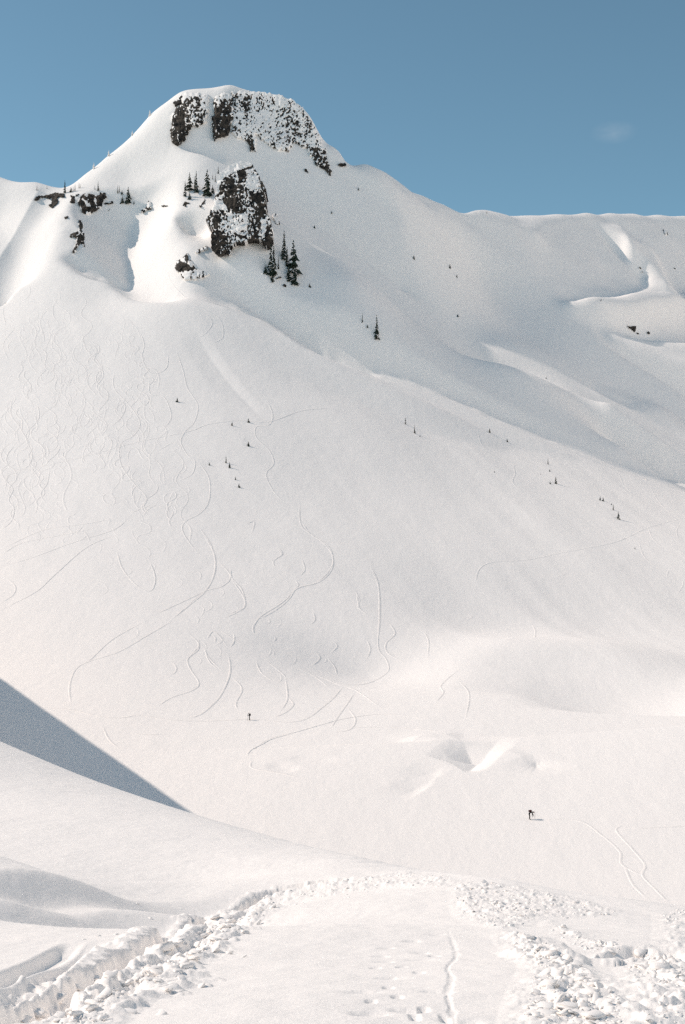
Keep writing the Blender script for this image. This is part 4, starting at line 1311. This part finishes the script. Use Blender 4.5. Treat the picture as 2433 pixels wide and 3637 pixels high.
# ------------------------------------------------------------------ broken snow in the foreground
def lump(seed):
    rnd = random.Random(seed)
    V = []; F = []
    N = 2
    key = {}

    def vid(p):
        k = tuple(round(c, 4) for c in p)
        if k not in key:
            key[k] = len(V)
            v = Vector(p)
            v = v.lerp(v.normalized() * 1.15, 0.45)
            V.append(v * (0.72 + 0.56 * rnd.random()))
        return key[k]
    for ax in range(3):
        for sg in (-1, 1):
            for i in range(N):
                for j in range(N):
                    q = []
                    for di, dj in ((0, 0), (1, 0), (1, 1), (0, 1)):
                        a = -1 + 2 * (i + di) / N; b = -1 + 2 * (j + dj) / N
                        p = [0, 0, 0]; p[ax] = sg; p[(ax + 1) % 3] = a; p[(ax + 2) % 3] = b
                        q.append(vid(p))
                    F.append(tuple(q if sg > 0 else q[::-1]))
    return np.array([tuple(v) for v in V]), np.array(F)


LUMPS = [lump(i) for i in range(8)]
LUMP_ME = [mesh_from('snow_chunk', v * 0.5, f, SNOW_LUMP, True) for v, f in LUMPS]
chunks = []
rc = random.Random(5)
for pl, n, (s0, s1) in CHUNK_FIELDS:
    xs = [p[0] for p in pl]; ys = [p[1] for p in pl]
    k = 0
    while k < n:
        x = rc.uniform(min(xs), max(xs)); y = rc.uniform(min(ys), max(ys))
        if raster_poly_mask(np.array([x + rc.gauss(0, 14)]), np.array([y + rc.gauss(0, 8)]), pl)[0]:
            chunks.append((x, y, s0 * 0.7 + (s1 * 1.15 - s0 * 0.7) * rc.random() ** 2.8)); k += 1
for a, b, sz in [(610, 480, 26), (720, 470, 24), (930, 370, 16), (800, 945, 50), (990, 965, 44), (1240, 790, 46), (1130, 745, 36), (1030, 810, 44), (1100, 825, 40), (1420, 585, 34), (1500, 610, 26), (1100, 700, 34), (850, 280, 16), (520, 500, 18),
                 (230, 960, 70), (160, 1000, 52), (360, 870, 60), (640, 850, 66), (680, 720, 70), (480, 800, 58), (590, 740, 50), (1020, 550, 70), (1080, 530, 56), (1290, 470, 72), (1330, 360, 44), (1390, 370, 50)]:
    chunks.append((a / 1.742, 3050 + b / 1.742, sz * 0.8))
for a, b, sz in [(760, 570, 66), (860, 600, 58), (800, 700, 74), (930, 720, 60), (1000, 800, 70), (760, 800, 62), (870, 880, 78), (720, 930, 60), (1020, 930, 66), (1300, 560, 56), (1420, 650, 60), (640, 470, 46)]:
    chunks.append((1500 + a / 1.68, 3050 + b / 1.68, sz * 0.8))
W = hit([c[0] for c in chunks], [c[1] for c in chunks])
order = sorted(range(len(chunks)), key=lambda i: -chunks[i][2])
SV, SF, nb_ = [], [], 0
for rank, i in enumerate(order):
    p = W[i]
    if p[1] > 60:
        continue
    sz = 0.88 * chunks[i][2] * p[1] / FPX
    sc3 = Vector((sz * rc.uniform(0.8, 1.7), sz * rc.uniform(0.7, 1.2), sz * rc.uniform(0.3, 0.58)))
    rot = Quaternion((1, rc.gauss(0, 0.22), rc.gauss(0, 0.22), rc.gauss(0, 2))).normalized()
    loc = Vector(p) + Vector((0, 0, sz * 0.02))
    if rank < 290:
        o = link('snow_chunk', LUMP_ME[rank % 8], ground_near)
        o.location = loc; o.rotation_mode = 'QUATERNION'; o.rotation_quaternion = rot; o.scale = sc3
    else:
        v, f = LUMPS[rank % 8]
        M = np.array(rot.to_matrix())
        vv = (v * 0.5 * np.array(sc3)) @ M.T + np.array(loc)
        SV.append(vv); SF.append(f + nb_); nb_ += len(v)
if SV:
    link('snow_crumbs', mesh_from('snow_crumbs', np.vstack(SV), np.vstack(SF), SNOW_LUMP, True), ground_near, kind='stuff')

# ------------------------------------------------------------------ people
def cloth(name, col):
    return principled(name, col, 0.8, 0.2)[0]


M_JACKET = cloth('black_jacket', (0.012, 0.016, 0.016))
M_TROUSER = cloth('dark_trousers', (0.010, 0.012, 0.014))
M_PACK = cloth('dark_red_pack', (0.06, 0.015, 0.013))
M_PACKB = cloth('black_pack', (0.012, 0.012, 0.012))
M_SKIN = cloth('skin', (0.35, 0.2, 0.14))
M_SKI = cloth('ski', (0.03, 0.03, 0.035))


def skin_mesh(name, verts, edges, radii, mat, root=0, levels=1):
    me = bpy.data.meshes.new(name)
    me.from_pydata(verts, edges, [])
    o = bpy.data.objects.new(name, me)
    COL.objects.link(o)
    md = o.modifiers.new('skin', 'SKIN'); md.use_smooth_shade = True
    sv = me.skin_vertices[0].data
    for i, r in enumerate(radii):
        sv[i].radius = (r, r)
    sv[root].use_root = True
    sd = o.modifiers.new('sub', 'SUBSURF'); sd.levels = levels; sd.render_levels = levels
    dg = bpy.context.evaluated_depsgraph_get()
    nm = bpy.data.meshes.new_from_object(o.evaluated_get(dg))
    bpy.data.objects.remove(o)
    nm.name = name
    nm.materials.clear(); nm.materials.append(mat)
    return nm


def ellipsoid(name, c, r, mat, rot=(0, 0, 0), n=10):
    V, F = [], []
    E = Matrix.Rotation(rot[1], 3, 'Y')
    for i in range(n + 1):
        t = math.pi * i / n
        for j in range(n):
            a = 2 * math.pi * j / n
            k = 0.75
            f = lambda q: math.copysign(abs(q) ** k, q)
            v = E @ Vector((r[0] * f(math.sin(t) * math.cos(a)), r[1] * f(math.sin(t) * math.sin(a)), r[2] * f(math.cos(t))))
            V.append((c[0] + v.x, c[1] + v.y, c[2] + v.z))
    for i in range(n):
        for j in range(n):
            F.append((i * n + j, i * n + (j + 1) % n, (i + 1) * n + (j + 1) % n, (i + 1) * n + j))
    return mesh_from(name, V, F, mat)


def rod(name, a, b, r, mat, n=6):
    a, b = Vector(a), Vector(b)
    d = (b - a).normalized(); u = d.orthogonal().normalized(); w = d.cross(u)
    V, F = [], []
    for p in (a, b):
        for k in range(n):
            t = 2 * math.pi * k / n
            V.append(tuple(p + (u * math.cos(t) + w * math.sin(t)) * r))
    for k in range(n):
        F.append((k, (k + 1) % n, n + (k + 1) % n, n + k))
    return mesh_from(name, V, F, mat)


# joints: 0 pelvis 1 waist 2 chest 3 neck 4 head-base 5 head-mid 6 head-top, arms, legs
def body(sh, el, wr, kn, an, toe, waist, chest, neck, hb, hm, ht, pelvis, hip_w=0.10, sh_w=0.19):
    v = [pelvis, waist, chest, neck, hb, hm, ht]
    e = [(0, 1), (1, 2), (2, 3), (3, 4), (4, 5), (5, 6)]
    r = [0.15, 0.135, 0.165, 0.07, 0.075, 0.105, 0.07]
    for s_, side_ in enumerate((-1, 1)):
        k = len(v)
        S_, E_, W_ = sh[s_], el[s_], wr[s_]
        v += [S_, E_, W_]; e += [(2, k), (k, k + 1), (k + 1, k + 2)]; r += [0.085, 0.06, 0.045]
        # hand: palm, thumb and four fingers
        d = (Vector(W_) - Vector(E_)).normalized()
        q = Vector((0, 1, 0)) if abs(d.y) < 0.8 else Vector((1, 0, 0))
        palm = Vector(W_) + d * 0.09
        v.append(tuple(palm)); e.append((k + 2, k + 3)); r.append(0.038)
        for f in range(4):
            b = palm + q * (f - 1.5) * 0.022 + d * 0.03
            v.append(tuple(b)); v.append(tuple(b + d * (0.06 + 0.012 * (f in (1, 2))) + Vector((0, 0, -0.015))))
            e += [(k + 3, len(v) - 2), (len(v) - 2, len(v) - 1)]; r += [0.011, 0.009]
        v.append(tuple(Vector(W_) + d * 0.05 + q * 0.05)); e.append((k + 2, len(v) - 1)); r.append(0.013)
        k = len(v)
        hip = (pelvis[0], pelvis[1] + side_ * hip_w, pelvis[2] - 0.04)
        v += [hip, kn[s_], an[s_], toe[s_]]
        e += [(0, k), (k, k + 1), (k + 1, k + 2), (k + 2, k + 3)]; r += [0.105, 0.075, 0.06, 0.045]
    return v, e, r


def person(label, loc, scale, rz, joints, pack, poles, packmat, jacket):
    root = link('person', None, label=label, category='person')
    root.location = loc; root.scale = (scale,) * 3; root.rotation_euler = (0, 0, rz)
    v, e, r = body(**joints)
    link('body', skin_mesh('body', v, e, r, jacket), root)
    link('face', ellipsoid('face', (joints['hm'][0] + 0.05, 0, joints['hm'][2] - 0.02), (0.065, 0.065, 0.085), M_SKIN), root)
    link('backpack', ellipsoid('backpack', pack[0], pack[1], packmat, pack[2]), root)
    for a, b in poles:
        link('ski_pole', rod('ski_pole', a, b, 0.012, M_SKI), root)
    return root


p = hit(1882, 2911)[0]
person('person in black bent over forward with a dark red backpack on the flat', (p[0], p[1], p[2] - 0.02), 32 * p[1] / FPX / 1.30, 0.0,
       dict(pelvis=(-0.10, 0, 0.90), waist=(0.02, 0, 1.04), chest=(0.26, 0, 1.12), neck=(0.42, 0, 1.10), hb=(0.48, 0, 1.09), hm=(0.56, 0, 1.06), ht=(0.64, 0, 1.03),
            sh=[(0.30, -0.19, 1.08), (0.30, 0.19, 1.08)], el=[(0.33, -0.22, 0.80), (0.42, 0.22, 0.82)], wr=[(0.32, -0.2, 0.55), (0.56, 0.2, 0.58)],
            kn=[(-0.02, -0.11, 0.47), (-0.02, 0.11, 0.47)], an=[(-0.06, -0.11, 0.10), (-0.06, 0.11, 0.10)], toe=[(0.14, -0.11, 0.06), (0.14, 0.11, 0.06)]),
       ((0.04, 0, 1.25), (0.26, 0.16, 0.14), (0, -0.15, 0)), [((0.72, 0.25, 0.02), (0.78, 0.25, 0.95))], M_PACK, M_JACKET)
p = hit(886, 2558)[0]
person('person in dark clothes with a black backpack walking left at the slope foot', (p[0], p[1], p[2] - 0.02), 27 * p[1] / FPX / 1.72, math.pi,
       dict(pelvis=(0, 0, 0.92), waist=(0.02, 0, 1.08), chest=(0.07, 0, 1.32), neck=(0.11, 0, 1.46), hb=(0.13, 0, 1.50), hm=(0.15, 0, 1.58), ht=(0.16, 0, 1.68),
            sh=[(0.07, -0.19, 1.36), (0.07, 0.19, 1.36)], el=[(0.16, -0.24, 1.10), (0.16, 0.24, 1.10)], wr=[(0.36, -0.22, 1.18), (0.36, 0.22, 1.18)],
            kn=[(0.05, -0.10, 0.50), (-0.03, 0.10, 0.50)], an=[(-0.04, -0.10, 0.10), (-0.12, 0.10, 0.10)], toe=[(0.16, -0.10, 0.06), (0.08, 0.10, 0.06)]),
       ((-0.16, 0, 1.28), (0.14, 0.17, 0.28), (0, 0.1, 0)), [((0.42, -0.24, 0.0), (0.40, -0.24, 1.22)), ((0.35, 0.24, 0.0), (0.40, 0.24, 1.22))], M_PACKB, M_JACKET)
for px_, py_, h_, rz, lb in [(1729, 759, 7, 0.6, 'tiny distant person standing on the skyline ridge at right'), (2135, 1071, 8, 2.4, 'tiny distant person on the sunlit bench of the right bowl')]:
    p = hit(px_, py_)[0]
    person(lb, (p[0], p[1], p[2] - 0.02), max(h_ * p[1] / FPX / 1.72, 0.75), rz,
           dict(pelvis=(0, 0, 0.92), waist=(0.0, 0, 1.08), chest=(0.02, 0, 1.32), neck=(0.03, 0, 1.46), hb=(0.04, 0, 1.50), hm=(0.05, 0, 1.58), ht=(0.05, 0, 1.68),
                sh=[(0.02, -0.19, 1.36), (0.02, 0.19, 1.36)], el=[(0.06, -0.26, 1.08), (0.06, 0.26, 1.08)], wr=[(0.24, -0.26, 0.95), (0.24, 0.26, 0.95)],
                kn=[(0.05, -0.10, 0.50), (0.05, 0.10, 0.50)], an=[(0, -0.10, 0.10), (0, 0.10, 0.10)], toe=[(0.18, -0.10, 0.06), (0.18, 0.10, 0.06)]),
           ((-0.2, 0, 1.28), (0.13, 0.16, 0.26), (0, 0, 0)), [((0.30, 0.3, 0.0), (0.28, 0.27, 1.1))], M_PACK if px_ > 2000 else M_PACKB, M_JACKET)
